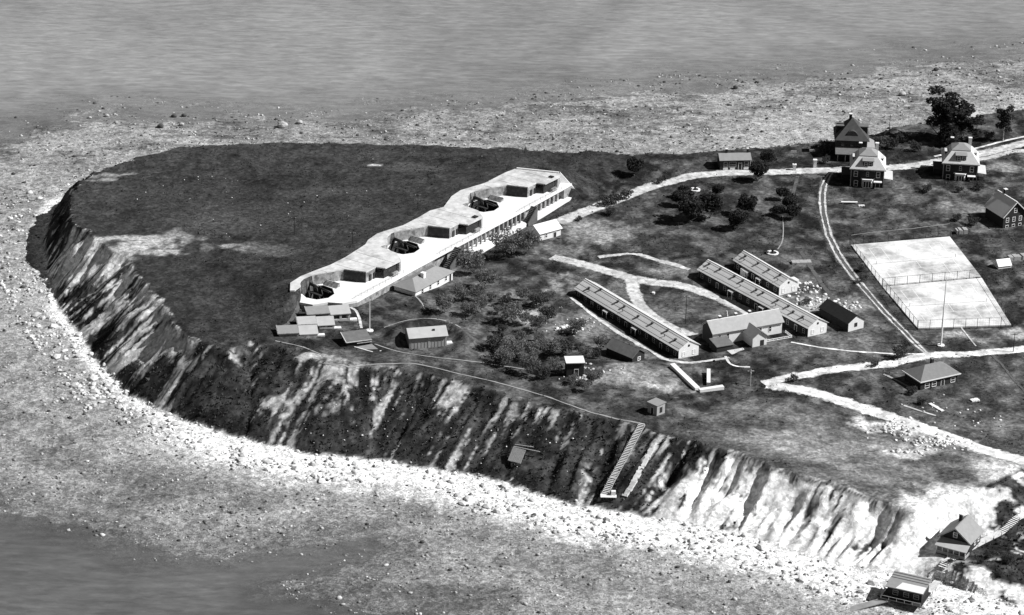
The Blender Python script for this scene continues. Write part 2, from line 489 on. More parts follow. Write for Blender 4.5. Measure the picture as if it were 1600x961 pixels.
ZS = ZP * (1 - prof) + 2.0 * prof + iso * bell * ((gl - 0.5) * (2.8 + 1.6 * left) + (gl2 - 0.5) * (1.8 + 1.0 * right) + (gl3 - 0.5) * (1.5 + 1.5 * right + 1.0 * left))
# the house terrace cut into the bluff at the lower right
ter = P(1502, 862, 6)[:2]
tr = np.hypot(X - ter[0] - 3, Y - ter[1])
ZS = np.where(tr < 20, ZS + (6.0 - ZS) * (1 - smooth(9, 17, tr)), ZS)
tb = dT / (dT + dS + 1e-6)
ZB = 2.0 - 2.0 * tb ** 0.8 + (fbm(X / 9, Y / 7, 5, 3) - 0.5) * 0.55 * smooth(0.05, 0.5, tb) + (fbm(X / 1.6, Y / 1.6, 8, 2) - 0.5) * 0.25
ZW = -np.minimum(dS * np.where(Y > 60, 0.014, 0.035), 3.0) + (fbm(X / 9, Y / 7, 5, 3) - 0.5) * 0.5
Z = np.where(in_crest, ZP, np.where(in_toe, ZS, np.where(in_shore, ZB, ZW)))
# smooth lip at the crest
lip = np.exp(-(dC / 1.5) ** 2)
Z = Z - np.where(in_toe, 0.35 * lip * fbm(sC / 3, sC * 0, 14, 2), 0)
# the battery stands in a cut
CUT = [bl(u, v) for u, v in [(-13, 4.5), (-9, 1.2), (-5, -2.2), (2, -3.2), (12, -2), (28, -2.8), (36, -4), (52, -3.2), (66, -2.6), (78, -4), (92, -3.5), (107, -3), (112, 7), (115, 10.5), (110, 12), (40, 11.5), (8, 13), (-2, 10)]]
for crt in ([(1324, 379), (1488, 364), (1588, 514), (1431, 519)],):
    cq = [P(*q_, 13.0)[:2] for q_ in crt]
    Z = np.where(inside(X, Y, cq), np.minimum(Z, 12.85), Z)
in_cut = inside(X, Y, CUT)
Z = np.where(in_cut, 12.0, Z)
HGT = Z

def hz(x, y):
    fi = np.clip((x - GX0) / GS, 0, NX - 1.001); fj = np.clip((y - GY0) / GS, 0, NY - 1.001)
    i = int(fi); j = int(fj); a = fi - i; b = fj - j
    return float((HGT[j, i] * (1 - a) + HGT[j, i + 1] * a) * (1 - b) + (HGT[j + 1, i] * (1 - a) + HGT[j + 1, i + 1] * a) * b)

def G(px, py):
    """place on the terrain seen at a photo pixel (first hit along the sight line)"""
    z1 = 26.0
    prev = z1
    z = z1
    while z > -3:
        p = P(px, py, z)
        if hz(p[0], p[1]) >= z:
            lo, hi = z, prev
            for _ in range(12):
                mid = (lo + hi) / 2
                q = P(px, py, mid)
                if hz(q[0], q[1]) >= mid: lo = mid
                else: hi = mid
            q = P(px, py, lo)
            return np.array([q[0], q[1], hz(q[0], q[1])])
        prev = z
        z -= 0.25
    return P(px, py, 0)

# ------------------------------------------------------------------ terrain: what grows or lies where (albedo)
def warp(x, y, a=5.5, s=8.0, seed=50):
    return x + (fbm(x / s, y / s, seed, 3) - 0.5) * 2 * a, y + (fbm(x / s, y / s, seed + 7, 3) - 0.5) * 2 * a
WXX, WYY = warp(X, Y)
n1 = fbm(X / 12, Y / 30, 60, 4); n2 = fbm(X / 3, Y / 5, 61, 4); n3 = fbm(X / 40, Y / 40, 62, 3); n4 = fbm(X / 1.3, Y / 2.4, 63, 3)
tone_g = 0.041 + 0.016 * (n1 - 0.5) * 2 + 0.022 * (n2 - 0.5) * 2 + 0.014 * (n3 - 0.5) * 2 + 0.018 * (n4 - 0.5) * 2
def blob(tone, px, py, rx, ry, val, amt=1.0, edge=0.5, base=None):
    c = G(px, py)[:2] if base is None else base
    d = np.hypot((WXX - c[0]) / (rx / 5.3), (WYY - c[1]) / (ry / 2.1))
    w = (1 - smooth(1 - edge, 1 + edge, d + (n2 - 0.5) * 1.6 + (n4 - 0.5) * 0.7)) * amt
    return tone * (1 - w) + val * w
for b_ in [(1180, 640, 60, 14, .12, .8), (1270, 700, 80, 14, .13, .8), (1330, 740, 60, 8, .12, .7), (1120, 680, 40, 6, .10, .7), (1400, 760, 50, 6, .10, .7), (1220, 712, 60, 5, .13, .7), (720, 480, 40, 8, .10, .7), (800, 460, 40, 10, .09, .7), (700, 540, 60, 6, .085, .7), (860, 520, 30, 12, .12, .7), (900, 540, 40, 10, .13, .7), (960, 600, 60, 8, .12, .7), (250, 300, 120, 12, .05, .6), (600, 240, 160, 5, .055, .6), (420, 330, 120, 14, .055, .6), (420, 440, 60, 20, .022, .7), (600, 310, 80, 20, .024, .6), (1000, 380, 60, 12, .06, .7), (1180, 300, 60, 14, .055, .6), (1150, 375, 80, 12, .05, .6), (1260, 340, 20, 40, .022, .6), (225, 382, 45, 13, 0.42, 0.9), (275, 372, 45, 8, 0.28, 0.7), (165, 374, 26, 7, 0.45, 0.9), (245, 396, 30, 4, 0.38, 0.8), (200, 405, 18, 8, 0.32, 0.8), (370, 388, 22, 5, 0.34, 0.8), (420, 392, 40, 9, 0.12, 0.7), (350, 350, 90, 14, 0.085, 0.6), (315, 392, 14, 6, 0.16, .6),
           (185, 268, 40, 2.5, 0.30, 0.8), (160, 275, 18, 3, .30, .7), (640, 262, 60, 7, 0.09, 0.6), (590, 259, 8, 2, 0.5, 0.8), (470, 455, 26, 6, 0.09, 0.5), (520, 300, 90, 10, 0.075, 0.5),
           (930, 362, 46, 16, 0.24, 0.85), (880, 390, 40, 9, 0.17, 0.7), (900, 347, 20, 8, .2, .6), (826, 494, 18, 12, 0.55, 0.95), (870, 447, 17, 16, 0.30, 0.8), (905, 505, 40, 16, 0.20, 0.6), (760, 470, 50, 30, 0.085, 0.6),
           (740, 425, 40, 12, .10, .6), (800, 520, 60, 25, 0.08, 0.6), (1040, 425, 45, 12, 0.20, 0.7), (965, 455, 22, 12, 0.14, 0.8), (1060, 480, 60, 20, 0.10, 0.7), (1040, 495, 30, 10, .12, .6), (1000, 596, 60, 12, 0.26, 0.8), (1040, 606, 22, 6, 0.40, 0.8), (985, 573, 40, 5, 0.22, 0.7),
           (1270, 470, 60, 14, 0.30, 0.75), (1235, 440, 30, 14, 0.14, .5), (1300, 480, 50, 10, 0.34, 0.7), (1330, 540, 60, 14, 0.14, 0.7), (1360, 500, 30, 20, .11, .6), (1250, 408, 40, 10, 0.15, 0.6),
           (1240, 690, 60, 14, 0.17, 0.75), (1200, 650, 80, 10, 0.12, 0.7), (1330, 690, 70, 16, 0.10, 0.6), (1290, 660, 60, 8, 0.085, 0.7), (1160, 650, 24, 8, 0.04, .9), (1380, 740, 60, 9, 0.085, 0.7),
           (1395, 672, 34, 9, 0.60, 0.95), (1460, 690, 46, 7, 0.30, 0.8), (1430, 706, 40, 4, 0.5, 0.8), (1560, 735, 50, 12, 0.30, 0.8), (1500, 772, 60, 12, 0.55, 0.9), (1450, 795, 26, 14, 0.62, 0.95), (1580, 745, 40, 12, .5, .8),
           (1420, 310, 26, 8, 0.13, 0.8), (1510, 325, 44, 9, 0.17, 0.8), (1560, 345, 50, 10, 0.12, .7), (1580, 262, 40, 10, 0.25, 0.8), (1480, 300, 60, 6, 0.10, 0.7), (1590, 600, 40, 30, 0.07, 0.6), (1480, 520, 60, 6, .10, .6),
           (1500, 505 + 22, 30, 5, 0.4, 0.7), (1590, 520, 16, 8, .45, .7), (480, 560, 60, 3.5, .45, .75), (560, 576, 40, 5, 0.42, 0.8), (1560, 412, 20, 6, .25, .6), (1230, 545, 40, 8, .09, .6), (1080, 575, 40, 5, .13, .6)]:
    tone_g = blob(tone_g, *b_)
# dark growth: ditch, hollow behind the bank, wood edge
tone_g = tone_g * (1 - 0.6 * ditch) + 0.02 * 0.6 * ditch
scrub = smooth(10, 18, BV) * smooth(-92, -60, Y)
tone_g = tone_g + scrub * (np.clip(fbm(X / 3.5, Y / 4.5, 410, 4) - 0.47, -0.06, 1) * 0.26)
lowf = smooth(45, 60, X) * smooth(-55, -70, Y)
tone_g = tone_g + lowf * (0.02 + np.clip(fbm(X / 9, Y / 5, 420, 5) - 0.42, 0, 1) * 0.42)
tone_g = np.clip(tone_g, 0.012, 0.8)

# bare sand and growth on the bluff
BIAS = [(90, 340, -1), (100, 370, -.6), (120, 380, .3), (150, 385, 1.4), (130, 410, 1.2), (105, 425, .7), (90, 440, .3), (200, 430, 1.4), (170, 440, .5), (150, 470, -.35), (110, 470, -.5), (240, 480, 1), (215, 480, .7), (200, 500, .35), (150, 540, -1), (270, 520, .9), (240, 555, .7), (215, 540, .5), (290, 545, .5), (260, 600, -.6), (200, 600, -1),
        (340, 560, -.5), (320, 620, -.6), (390, 560, -.8), (400, 600, -.35), (370, 630, -.7), (440, 600, -.6), (475, 600, -.1), (500, 590, .15), (530, 580, .2), (520, 640, -.1), (460, 660, -.7), (560, 620, 0), (590, 600, -.2), (600, 650, -.45),
        (660, 590, -.2), (700, 600, 0), (720, 612, .1), (650, 680, -.7), (740, 660, -.8), (760, 620, -.4), (830, 640, .55), (870, 655, .35), (850, 680, -.5), (800, 700, -.9), (900, 665, -1), (920, 720, -1), (850, 740, -1), (700, 710, -.9), (960, 760, -1), (550, 690, -.8),
        (1000, 690, -1), (985, 750, -1), (975, 770, -.9), (1030, 690, .6), (1040, 688, .3), (1090, 708, -.3), (1060, 725, .1), (1020, 775, 1.2), (1040, 765, 1.2), (1120, 740, .8), (1150, 750, 1.2), (1200, 770, 1.1), (1250, 800, 1.0), (1300, 820, 1.1), (1400, 830, 1.1), (1100, 800, 1.3), (1430, 860, 1.1), (1250, 865, 1.3), (1180, 720, .8), (1320, 780, 1.0),
        (1460, 880, .9), (1440, 850, 1.2), (1550, 880, -1), (1590, 900, -.9), (1560, 915, -.3), (1600, 860, -1), (1560, 830, -.6), (1580, 800, -.5), (1480, 800, .9), (1530, 795, .3), (1520, 890, -.3), (1600, 925, .2)]
bp = [G(x, y)[:2] for x, y, _ in BIAS]
bias = coarse(idw(bp, [b for _, _, b in BIAS], 2.6), 5)
st = fbm(sC / 1.1, T * 1.3 + 7, 71, 4); st2 = fbm(sC / 4.5 + 9, T * 1.8, 72, 3); st3 = fbm(X / 1.2, Y / 1.2, 73, 3)
st = st * iso + fbm(X / 5, Y / 5, 171, 4) * (1 - iso); st2 = st2 * iso + fbm(X / 11, Y / 11, 172, 3) * (1 - iso)
sand = smooth(-0.13, 0.18, (st - 0.5) * (1.7 + 0.9 * left) + (st2 - 0.5) * (1.9 - 1.1 * left) + (st3 - 0.5) * 0.65 + bias * 0.62 - 0.04)
tone_s = (0.012 + 0.10 * smooth(0.32, 0.95, 0.5 * fbm(X / 1.2, Y / 1.6, 75, 4) + 0.5 * fbm(sC / 3.5, T * 3, 76, 3))) * (1 - sand) + sand * (0.30 + 0.22 * st3 + 0.30 * (fbm(sC / 0.9, T * 2.0, 77, 3) - 0.3)) * (0.85 + 0.3 * smooth(0.2, 0.9, bias) + 0.6 * left + 0.5 * right)
for b_ in [(1455, 850, 30, 26, 0.68, 0.9), (1445, 815, 20, 22, 0.68, 0.9), (1485, 880, 22, 6, 0.6, 0.8)]:
    tone_s = blob(tone_s, *b_)
lip_band = right * iso * np.exp(-((dC - 0.7) / 0.55) ** 2) * np.where(in_crest, 0, 1)  # narrow dark band just below the crest edge
tone_s = tone_s * (1 - 0.9 * lip_band) + 0.02 * 0.9 * lip_band
# boulders, shingle and wet flats
bn = fbm(X / 2.2, Y / 3.5, 80, 4); bn2 = fbm(X / 18, Y / 18, 81, 3); bn3 = fbm(X / 0.9, Y / 0.9, 82, 2)
near = smooth(60, -20, Y)                       # the near beach has the white boulder band
dband = dT + (bn2 - 0.5) * 8
tone_b = 0.30 + 0.10 * (bn - 0.5) * 2 + 0.12 * (bn3 - 0.5) * 2 + 0.12 * (bn2 - 0.5) * 2
front = smooth(-110, -80, X) * near
white = (1 - smooth(9, 21, dband + (bn - 0.5) * 16)) * front + (1 - smooth(1.5, 6, dband)) * (1 - front) * 0.9
tone_b = tone_b * (1 - white) + white * (0.80 + 0.20 * (bn3 - 0.5) * 2)
wetn = smooth(0.62, 0.95, tb + (bn2 - 0.5) * 0.5)
tone_b = tone_b * (1 - np.where(Y > 60, 0.12, 0.42) * wetn)
flats = smooth(0.52, 0.68, fbm(X / 24, Y / 16, 85, 4)) * smooth(0.30, 0.6, tb)
tone_b = tone_b * (1 - 0.35 * flats)
weed = smooth(0.58, 0.68, fbm(X / 9, Y / 3.0, 88, 4)) * smooth(0.25, 0.5, tb) * smooth(40, 120, Y)
tone_b = tone_b * (1 - 0.45 * weed)
tone_b = np.clip(tone_b, 0.05, 0.9)
sdc = np.where(in_crest, -dC, dC) + (fbm(X / 2.5, Y / 2.5, 91, 3) - 0.5) * (3.0 - 1.6 * right)
sdt = np.where(in_toe, -dT, dT) + (fbm(X / 2.0, Y / 2.0, 92, 3) - 0.5) * 2.0
wc = smooth(-0.6, 0.6, sdc); wt = smooth(-0.5, 0.5, sdt)
TONE = (tone_g * (1 - wc) + tone_s * wc) * (1 - wt) + tone_b * wt
# far low bank on the right is grass to its foot
farbank = in_toe & ~in_crest & (Y > 95)
TONE = np.where(farbank, np.clip(tone_g, 0.02, 0.06), TONE)

def terrain_part(name, mask, material):
    cell = mask[:-1, :-1]
    jj, ii = np.nonzero(cell)
    idx = np.full((NY, NX), -1, np.int64)
    used = np.zeros((NY, NX), bool)
    for a in (0, 1):
        for b in (0, 1):
            used[jj + a, ii + b] = True
    ids = np.nonzero(used.ravel())[0]
    mapv = np.full(NX * NY, -1, np.int64); mapv[ids] = np.arange(len(ids))
    v = np.stack([X.ravel()[ids], Y.ravel()[ids], Z.ravel()[ids]], 1).astype(np.float32)
    a = mapv[jj * NX + ii]; b = mapv[jj * NX + ii + 1]; c = mapv[(jj + 1) * NX + ii + 1]; d = mapv[(jj + 1) * NX + ii]
    q = np.stack([a, b, c, d], 1)
    me = bpy.data.meshes.new(name)
    me.vertices.add(len(v)); me.vertices.foreach_set('co', v.ravel())
    me.loops.add(q.size); me.loops.foreach_set('vertex_index', q.ravel().astype(np.int32))
    me.polygons.add(len(q)); me.polygons.foreach_set('loop_start', np.arange(0, q.size, 4, dtype=np.int32))
    me.update(calc_edges=True)
    me.polygons.foreach_set('use_smooth', np.ones(len(q), bool))
    at = me.attributes.new('tone', 'FLOAT', 'POINT')
    at.data.foreach_set('value', TONE.ravel()[ids].astype(np.float32))
    me.materials.append(MATS[material])
    me.validate()
    o = link(bpy.data.objects.new(name, me))
    o['kind'] = 'structure'
    return o
terrain_part('ground', in_crest & ~in_cut, 'ground')
terrain_part('bluff', in_toe & ~in_crest, 'bluff')
terrain_part('beach', ~in_toe & (Z > -1.6), 'beach')

# ------------------------------------------------------------------ water: one sheet to the horizon, clear over the shallows
def water():
    k = 4
    xs = gx[::k]; ys = gy[::k]
    zs = HGT[::k, ::k]
    ex = np.array([8000, 3000, 1200, 500, 200.0]); 
    fx = np.concatenate([xs[0] - ex, xs, xs[-1] + ex[::-1]]); fy = np.concatenate([ys[0] - ex, ys, ys[-1] + ex[::-1]])
    n = len(ex)
    dep = np.full((len(fy), len(fx)), 3.0)
    dep[n:-n, n:-n] = np.clip(-zs, 0, 3)
    A, B = np.meshgrid(fx, fy)
    v = np.stack([A.ravel(), B.ravel(), np.zeros(A.size)], 1)
    w = len(fx)
    f = [(j * w + i, j * w + i + 1, (j + 1) * w + i + 1, (j + 1) * w + i) for j in range(len(fy) - 1) for i in range(w - 1)]
    me = bpy.data.meshes.new('water'); me.from_pydata(v.tolist(), [], f)
    at = me.attributes.new('depth', 'FLOAT', 'POINT'); at.data.foreach_set('value', dep.ravel().astype(np.float32))
    mt = bpy.data.materials.new('water'); mt.use_nodes = True
    N = mt.node_tree; L = N.links; bs = N.nodes['Principled BSDF']; out = N.nodes['Material Output']
    bs.inputs['Roughness'].default_value = 0.22; bs.inputs['IOR'].default_value = 1.33
    tc = N.nodes.new('ShaderNodeTexCoord')
    def noise(scale, stretch, det=5, dist=0.0, rot=0.0):
        mp = N.nodes.new('ShaderNodeMapping'); mp.inputs['Scale'].default_value = stretch; mp.inputs['Rotation'].default_value = (0, 0, rot)
        L.new(tc.outputs['Object'], mp.inputs[0])
        z = N.nodes.new('ShaderNodeTexNoise'); z.inputs['Scale'].default_value = scale; z.inputs['Detail'].default_value = det; z.inputs['Distortion'].default_value = dist
        L.new(mp.outputs[0], z.inputs['Vector']); return z.outputs['Fac']
    big = noise(0.011, (1, 0.6, 1), 6, 1.2, 0.5)
    fine = noise(0.5, (0.5, 1.3, 1), 4, 0.3, 0.15)
    rip = noise(0.22, (0.45, 1.6, 1), 4, 0.3, -0.1)
    mr = N.nodes.new('ShaderNodeMapRange'); mr.inputs['From Min'].default_value = 0.3; mr.inputs['From Max'].default_value = 0.7
    mr.inputs['To Min'].default_value = 0.78; mr.inputs['To Max'].default_value = 1.25
    L.new(big, mr.inputs['Value'])
    m2 = N.nodes.new('ShaderNodeMapRange'); m2.inputs['From Min'].default_value = 0.3; m2.inputs['From Max'].default_value = 0.7
    m2.inputs['To Min'].default_value = 0.88; m2.inputs['To Max'].default_value = 1.12
    L.new(fine, m2.inputs['Value'])
    mu = N.nodes.new('ShaderNodeMath'); mu.operation = 'MULTIPLY'
    L.new(mr.outputs[0], mu.inputs[0]); L.new(m2.outputs[0], mu.inputs[1])
    sx = N.nodes.new('ShaderNodeSeparateXYZ'); L.new(tc.outputs['Object'], sx.inputs[0])
    silt_sheen = N.nodes.new('ShaderNodeMapRange'); silt_sheen.inputs['From Min'].default_value = -190; silt_sheen.inputs['From Max'].default_value = 230     # silty shallows, plus grazing sky reflection painted in as a lighter far side
    silt_sheen.inputs['To Min'].default_value = 0.10; silt_sheen.inputs['To Max'].default_value = 0.24
    L.new(sx.outputs['Y'], silt_sheen.inputs['Value'])
    rr_ = N.nodes.new('ShaderNodeMapRange'); rr_.inputs['From Min'].default_value = 0.36; rr_.inputs['From Max'].default_value = 0.64
    rr_.inputs['To Min'].default_value = 0.87; rr_.inputs['To Max'].default_value = 1.13
    L.new(rip, rr_.inputs['Value'])
    mu3 = N.nodes.new('ShaderNodeMath'); mu3.operation = 'MULTIPLY'; L.new(mu.outputs[0], mu3.inputs[0]); L.new(rr_.outputs[0], mu3.inputs[1]); mu = mu3
    mu2 = N.nodes.new('ShaderNodeMath'); mu2.operation = 'MULTIPLY'
    L.new(mu.outputs[0], mu2.inputs[0]); L.new(silt_sheen.outputs[0], mu2.inputs[1]); L.new(mu2.outputs[0], bs.inputs['Base Color'])
    bp = N.nodes.new('ShaderNodeBump'); bp.inputs['Strength'].default_value = 0.7; bp.inputs['Distance'].default_value = 1.0
    L.new(rip, bp.inputs['Height']); L.new(bp.outputs[0], bs.inputs['Normal'])
    da = N.nodes.new('ShaderNodeAttribute'); da.attribute_name = 'depth'
    dm = N.nodes.new('ShaderNodeMapRange'); dm.inputs['From Min'].default_value = 0.0; dm.inputs['From Max'].default_value = 0.6
    dm.inputs['To Min'].default_value = 0.35; dm.inputs['To Max'].default_value = 1.0
    L.new(da.outputs['Fac'], dm.inputs['Value'])
    tr = N.nodes.new('ShaderNodeBsdfTransparent')
    mx = N.nodes.new('ShaderNodeMixShader')
    L.new(dm.outputs[0], mx.inputs[0]); L.new(tr.outputs[0], mx.inputs[1]); L.new(bs.outputs[0], mx.inputs[2]); L.new(mx.outputs[0], out.inputs[0])
    me.materials.append(mt)
    o = link(bpy.data.objects.new('water', me)); o['kind'] = 'structure'
    o.location.z = 0.0
water()
# ------------------------------------------------------------------ roads, tracks and footpaths (draped strips)
def path(name, px, width, material, lift=0.07, jitter=0.25, taper=None, z=None):
    pts = catmull([(G(*q)[:2] if z is None else P(*q, z)[:2]) for q in px], 0.9)
    V = []; Fc = []; E = []
    n = len(pts); NW = 6
    material = material + '_path'
    for i, p in enumerate(pts):
        d = pts[min(i + 1, n - 1)] - pts[max(i - 1, 0)]
        d = d / (np.linalg.norm(d) + 1e-9); nn = np.array([-d[1], d[0]])
        w = width if taper is None else width + (taper - width) * i / (n - 1)
        jl = (float(fbm(i / 5.0, 1.0 + width, 31)) - 0.5) * jitter * 5 + random.uniform(-0.3, 0.3) * jitter
        jr = (float(fbm(i / 5.0, 9.0 + width, 77)) - 0.5) * jitter * 5 + random.uniform(-0.3, 0.3) * jitter
        for k in range(NW + 1):
            t = -0.5 + k / NW
            o = t * w + (jl if k == 0 else jr if k == NW else 0)
            q = p + nn * o
            e = lift
            V.append((q[0], q[1], hz(q[0], q[1]) + e)); E.append((1 - abs(2 * t)) * 1.1)
    for i in range(n - 1):
        for k in range(NW):
            a = i * (NW + 1) + k
            Fc.append((a, a + 1, a + NW + 2, a + NW + 1))
    o = meshobj(name, V, Fc, material, None, True)
    at = o.data.attributes.new('edge', 'FLOAT', 'POINT'); at.data.foreach_set('value', E)
    o['kind'] = 'structure'
    return o
path('road', [(1640, 214), (1600, 224), (1540, 239), (1460, 254), (1400, 262), (1300, 266), (1200, 269), (1130, 271), (1080, 276), (1040, 286), (1000, 298), (960, 314), (905, 335), (872, 348)], 5.6, 'gravel', 0.09)
path('pavement', [(1640, 205), (1600, 214), (1560, 223), (1520, 233), (1460, 245)], 1.3, 'gravel_pale', 0.14, 0.08)
path('verge_track', [(1640, 240), (1590, 236), (1550, 245), (1480, 262)], 3.0, 'gravel', 0.06, 0.5)
path('track', [(1300, 268), (1289, 285), (1285, 310), (1288, 340), (1296, 370), (1312, 402), (1338, 437), (1370, 474), (1402, 508), (1430, 537), (1448, 553)], 3.6, 'dirt_dark', 0.05, 0.4)
for off in (0, 1):
    path('wheel_rut', [(1298 + 4 * off, 268), (1286 + 7 * off, 285), (1281 + 8 * off, 310), (1284 + 8 * off, 340), (1292 + 8 * off, 370), (1308 + 9 * off, 402), (1334 + 9 * off, 437), (1366 + 8 * off, 474), (1398 + 8 * off, 508), (1427 + 7 * off, 537), (1446 + 4 * off, 553)], 0.75, 'gravel', 0.12, 0.3)
path('road', [(1680, 531), (1600, 546), (1520, 553), (1450, 556), (1380, 570), (1310, 577), (1245, 588), (1194, 601)], 4.4, 'gravel_pale', 0.09, 0.6)
path('road', [(1200, 600), (1262, 611), (1330, 632), (1400, 655), (1480, 682), (1560, 710), (1640, 734)], 5.8, 'gravel_pale', 0.08, 0.8)
path('footpath', [(1450, 554), (1390, 553), (1330, 549), (1280, 543), (1236, 535)], 1.0, 'gravel_pale', 0.1, 0.12)
path('road', [(862, 402), (910, 413), (960, 427), (1000, 438), (1060, 446), (1100, 458), (1140, 473), (1180, 492)], 5.2, 'gravel', 0.09, 0.4)
path('road', [(985, 434), (990, 453), (1000, 476), (1022, 497), (1052, 514), (1088, 527)], 4.6, 'gravel', 0.13, 0.4)
path('footpath', [(935, 402), (965, 398), (992, 397), (1020, 404), (1045, 411), (1078, 421)], 2.0, 'gravel', 0.08, 0.8)
path('footpath', [(500, 568), (545, 574), (600, 569), (650, 569), (700, 580), (760, 594), (810, 607), (860, 622), (910, 640), (960, 654), (1001, 662)], 0.6, 'dirt', 0.1, 0.15)
path('footpath', [(585, 538), (620, 549), (660, 556), (720, 563), (800, 574), (870, 584)], 0.6, 'dirt', 0.1, 0.2)
path('footpath', [(546, 480), (556, 486), (561, 497), (565, 513)], 1.0, 'gravel', 0.1, 0.1)
path('footpath', [(430, 533), (455, 538), (480, 545), (505, 556)], 0.6, 'dirt', 0.1, 0.2)
path('footpath', [(892, 465), (930, 495), (970, 522), (1010, 545), (1045, 563), (1090, 566), (1140, 559)], 1.6, 'gravel', 0.1, 0.4)
path('footpath', [(1133, 557), (1140, 568), (1152, 573), (1172, 574)], 0.9, 'gravel_pale', 0.12, 0.1)
path('footpath', [(1500, 508), (1508, 520), (1525, 541)], 0.6, 'gravel', 0.1, 0.1)
path('footpath', [(1330, 368), (1360, 364), (1420, 358), (1484, 350)], 0.35, 'dirt', 0.1, 0.1)
path('footpath', [(1380, 585), (1402, 595), (1424, 608)], 0.9, 'dirt', 0.1, 0.2)
path('footpath', [(1412, 634), (1440, 643), (1462, 650)], 0.9, 'gravel', 0.1, 0.2)
path('footpath', [(1246, 275), (1240, 300), (1234, 318)], 1.4, 'dirt_dark', 0.06, 0.2)
path('footpath', [(1223, 338), (1224, 360), (1222, 378), (1215, 390)], 0.45, 'dirt', 0.1, 0.1)
path('footpath', [(1250, 392), (1275, 430), (1300, 465), (1330, 500), (1362, 522)], 1.6, 'dirt_dark', 0.06, 0.4)
path('footpath', [(430, 520), (455, 500), (478, 480), (490, 474)], 1.6, 'dirt_dark', 0.06, 0.3)
path('footpath', [(1540, 548), (1565, 570), (1590, 600), (1620, 632)], 1.0, 'dirt_dark', 0.06, 0.3)
path('footpath', [(630, 452), (648, 462), (660, 475), (664, 485)], 0.6, 'dirt', 0.08, 0.2)
path('footpath', [(600, 512), (640, 500), (690, 500), (720, 512)], 0.5, 'dirt', 0.08, 0.2)

# ------------------------------------------------------------------ building kit (local frame: x along the front, y away from it)
def site(ax, ay, bx, by, depth, z=None):
    """front wall base from pixel a (left) to b (right): centre of the plan, heading, length"""
    A = (G(ax, ay) if z is None else P(ax, ay, z)); B = (G(bx, by) if z is None else P(bx, by, z))
    d = B[:2] - A[:2]; L = np.linalg.norm(d); d = d / L; n = np.array([-d[1], d[0]])
    c = (A[:2] + B[:2]) / 2 + n * depth / 2
    zz = min(A[2], B[2]) if z is None else z
    return (c[0], c[1], zz), math.atan2(d[1], d[0]), L

def walls_gable(root, L, W, h, rise, wall, z0=-1.0, name='wall', end_mat=None):
    x, y = L / 2, W / 2
    v = [(-x, -y, z0), (x, -y, z0), (x, y, z0), (-x, y, z0), (-x, -y, h), (x, -y, h), (x, y, h), (-x, y, h), (-x, 0, h + rise), (x, 0, h + rise)]
    f = [(0, 1, 5, 4), (2, 3, 7, 6), (1, 2, 6, 9, 5), (3, 0, 4, 8, 7), (4, 5, 9, 8), (6, 7, 8, 9), (3, 2, 1, 0)]
    return meshobj(name, v, f, wall, root)

def slope_slab(root, name, a, b, c, d, t, material, parent=None):
    """roof plane a b (eave) c d (ridge) given ccw from above, thickness t upwards"""
    a, b, c, d = map(Vector, (a, b, c, d))
    n = (b - a).cross(d - a).normalized() * t
    return MB().hexa([a, b, c, d], [a + n, b + n, c + n, d + n]).build(name, material, root)

def roof_gable(root, L, W, h, rise, roof, oh=0.4, oe=0.35, t=0.14, courses=0, ridge=None):
    k = rise / (W / 2)
    y = W / 2 + oh; x = L / 2 + oe
    ze = h - oh * k + 0.02; zr = h + rise + 0.02
    outs = []
    for s in (-1, 1):
        if courses:
            for i in range(courses):
                f0 = i / courses; f1 = (i + 1) / courses + 0.01
                yy0 = -s * y * (1 - f0) if s > 0 else y * (1 - f0); yy1 = -s * y * max(0, 1 - f1) if s > 0 else y * max(0, 1 - f1)
                z0 = ze + (zr - ze) * f0; z1 = ze + (zr - ze) * min(1, f1)
                l0 = 0.05 + 0.035 * (i % 2); 
                if s > 0: q = [(-x, yy0, z0), (x, yy0, z0), (x, yy1, z1), (-x, yy1, z1)]
                else: q = [(x, yy0, z0), (-x, yy0, z0), (-x, yy1, z1), (x, yy1, z1)]
                q = [(a, b, c + l0 * 0.6) for a, b, c in q]
                outs.append(slope_slab(root, 'roof_course', *q, l0 + 0.03, roof))
                if i:
                    yl = yy0; zl = z0
                    lb = MB(); lb.box(-x + .05, x - .05, yl - 0.05, yl + 0.05, zl + 0.02, zl + 0.13)
                    outs.append(lb.build('batten', 'roof_seam', root))
        else:
            if s > 0: q = [(-x, -y, ze), (x, -y, ze), (x, 0, zr), (-x, 0, zr)]
            else: q = [(x, y, ze), (-x, y, ze), (-x, 0, zr), (x, 0, zr)]
            outs.append(slope_slab(root, 'roof_slope', *q, t, roof))
    if ridge:
        MB().box(-x - 0.02, x + 0.02, -0.16, 0.16, zr + t - 0.06, zr + t + 0.06).build('ridge_cap', ridge, root)
    return outs
mat('roof_seam', 0.20, 0.9, 0.3, 0.9)

def hip_roof(root, L, W, z, rise, roof, oh=0.5, deck=0.0, t=0.12, ridge=None, name='roof'):
    """hip roof; deck>0 cuts it flat at that fraction of the height"""
    x, y = L / 2 + oh, W / 2 + oh
    r = min(x, y); f = 1 - deck
    xi, yi = x - r * f, y - r * f
    zt = z + rise * f
    b = [(-x, -y, z), (x, -y, z), (x, y, z), (-x, y, z)]; tp = [(-xi, -yi, zt), (xi, -yi, zt), (xi, yi, zt), (-xi, yi, zt)]
    m_ = MB(); m_.add(b + tp + [(p[0], p[1], z - t) for p in b], [(0, 1, 5, 4), (1, 2, 6, 5), (2, 3, 7, 6), (3, 0, 4, 7), (4, 5, 6, 7), (8, 9, 1, 0), (9, 10, 2, 1), (10, 11, 3, 2), (11, 8, 0, 3), (11, 10, 9, 8)])
    o = m_.build(name, roof, root)
    return o

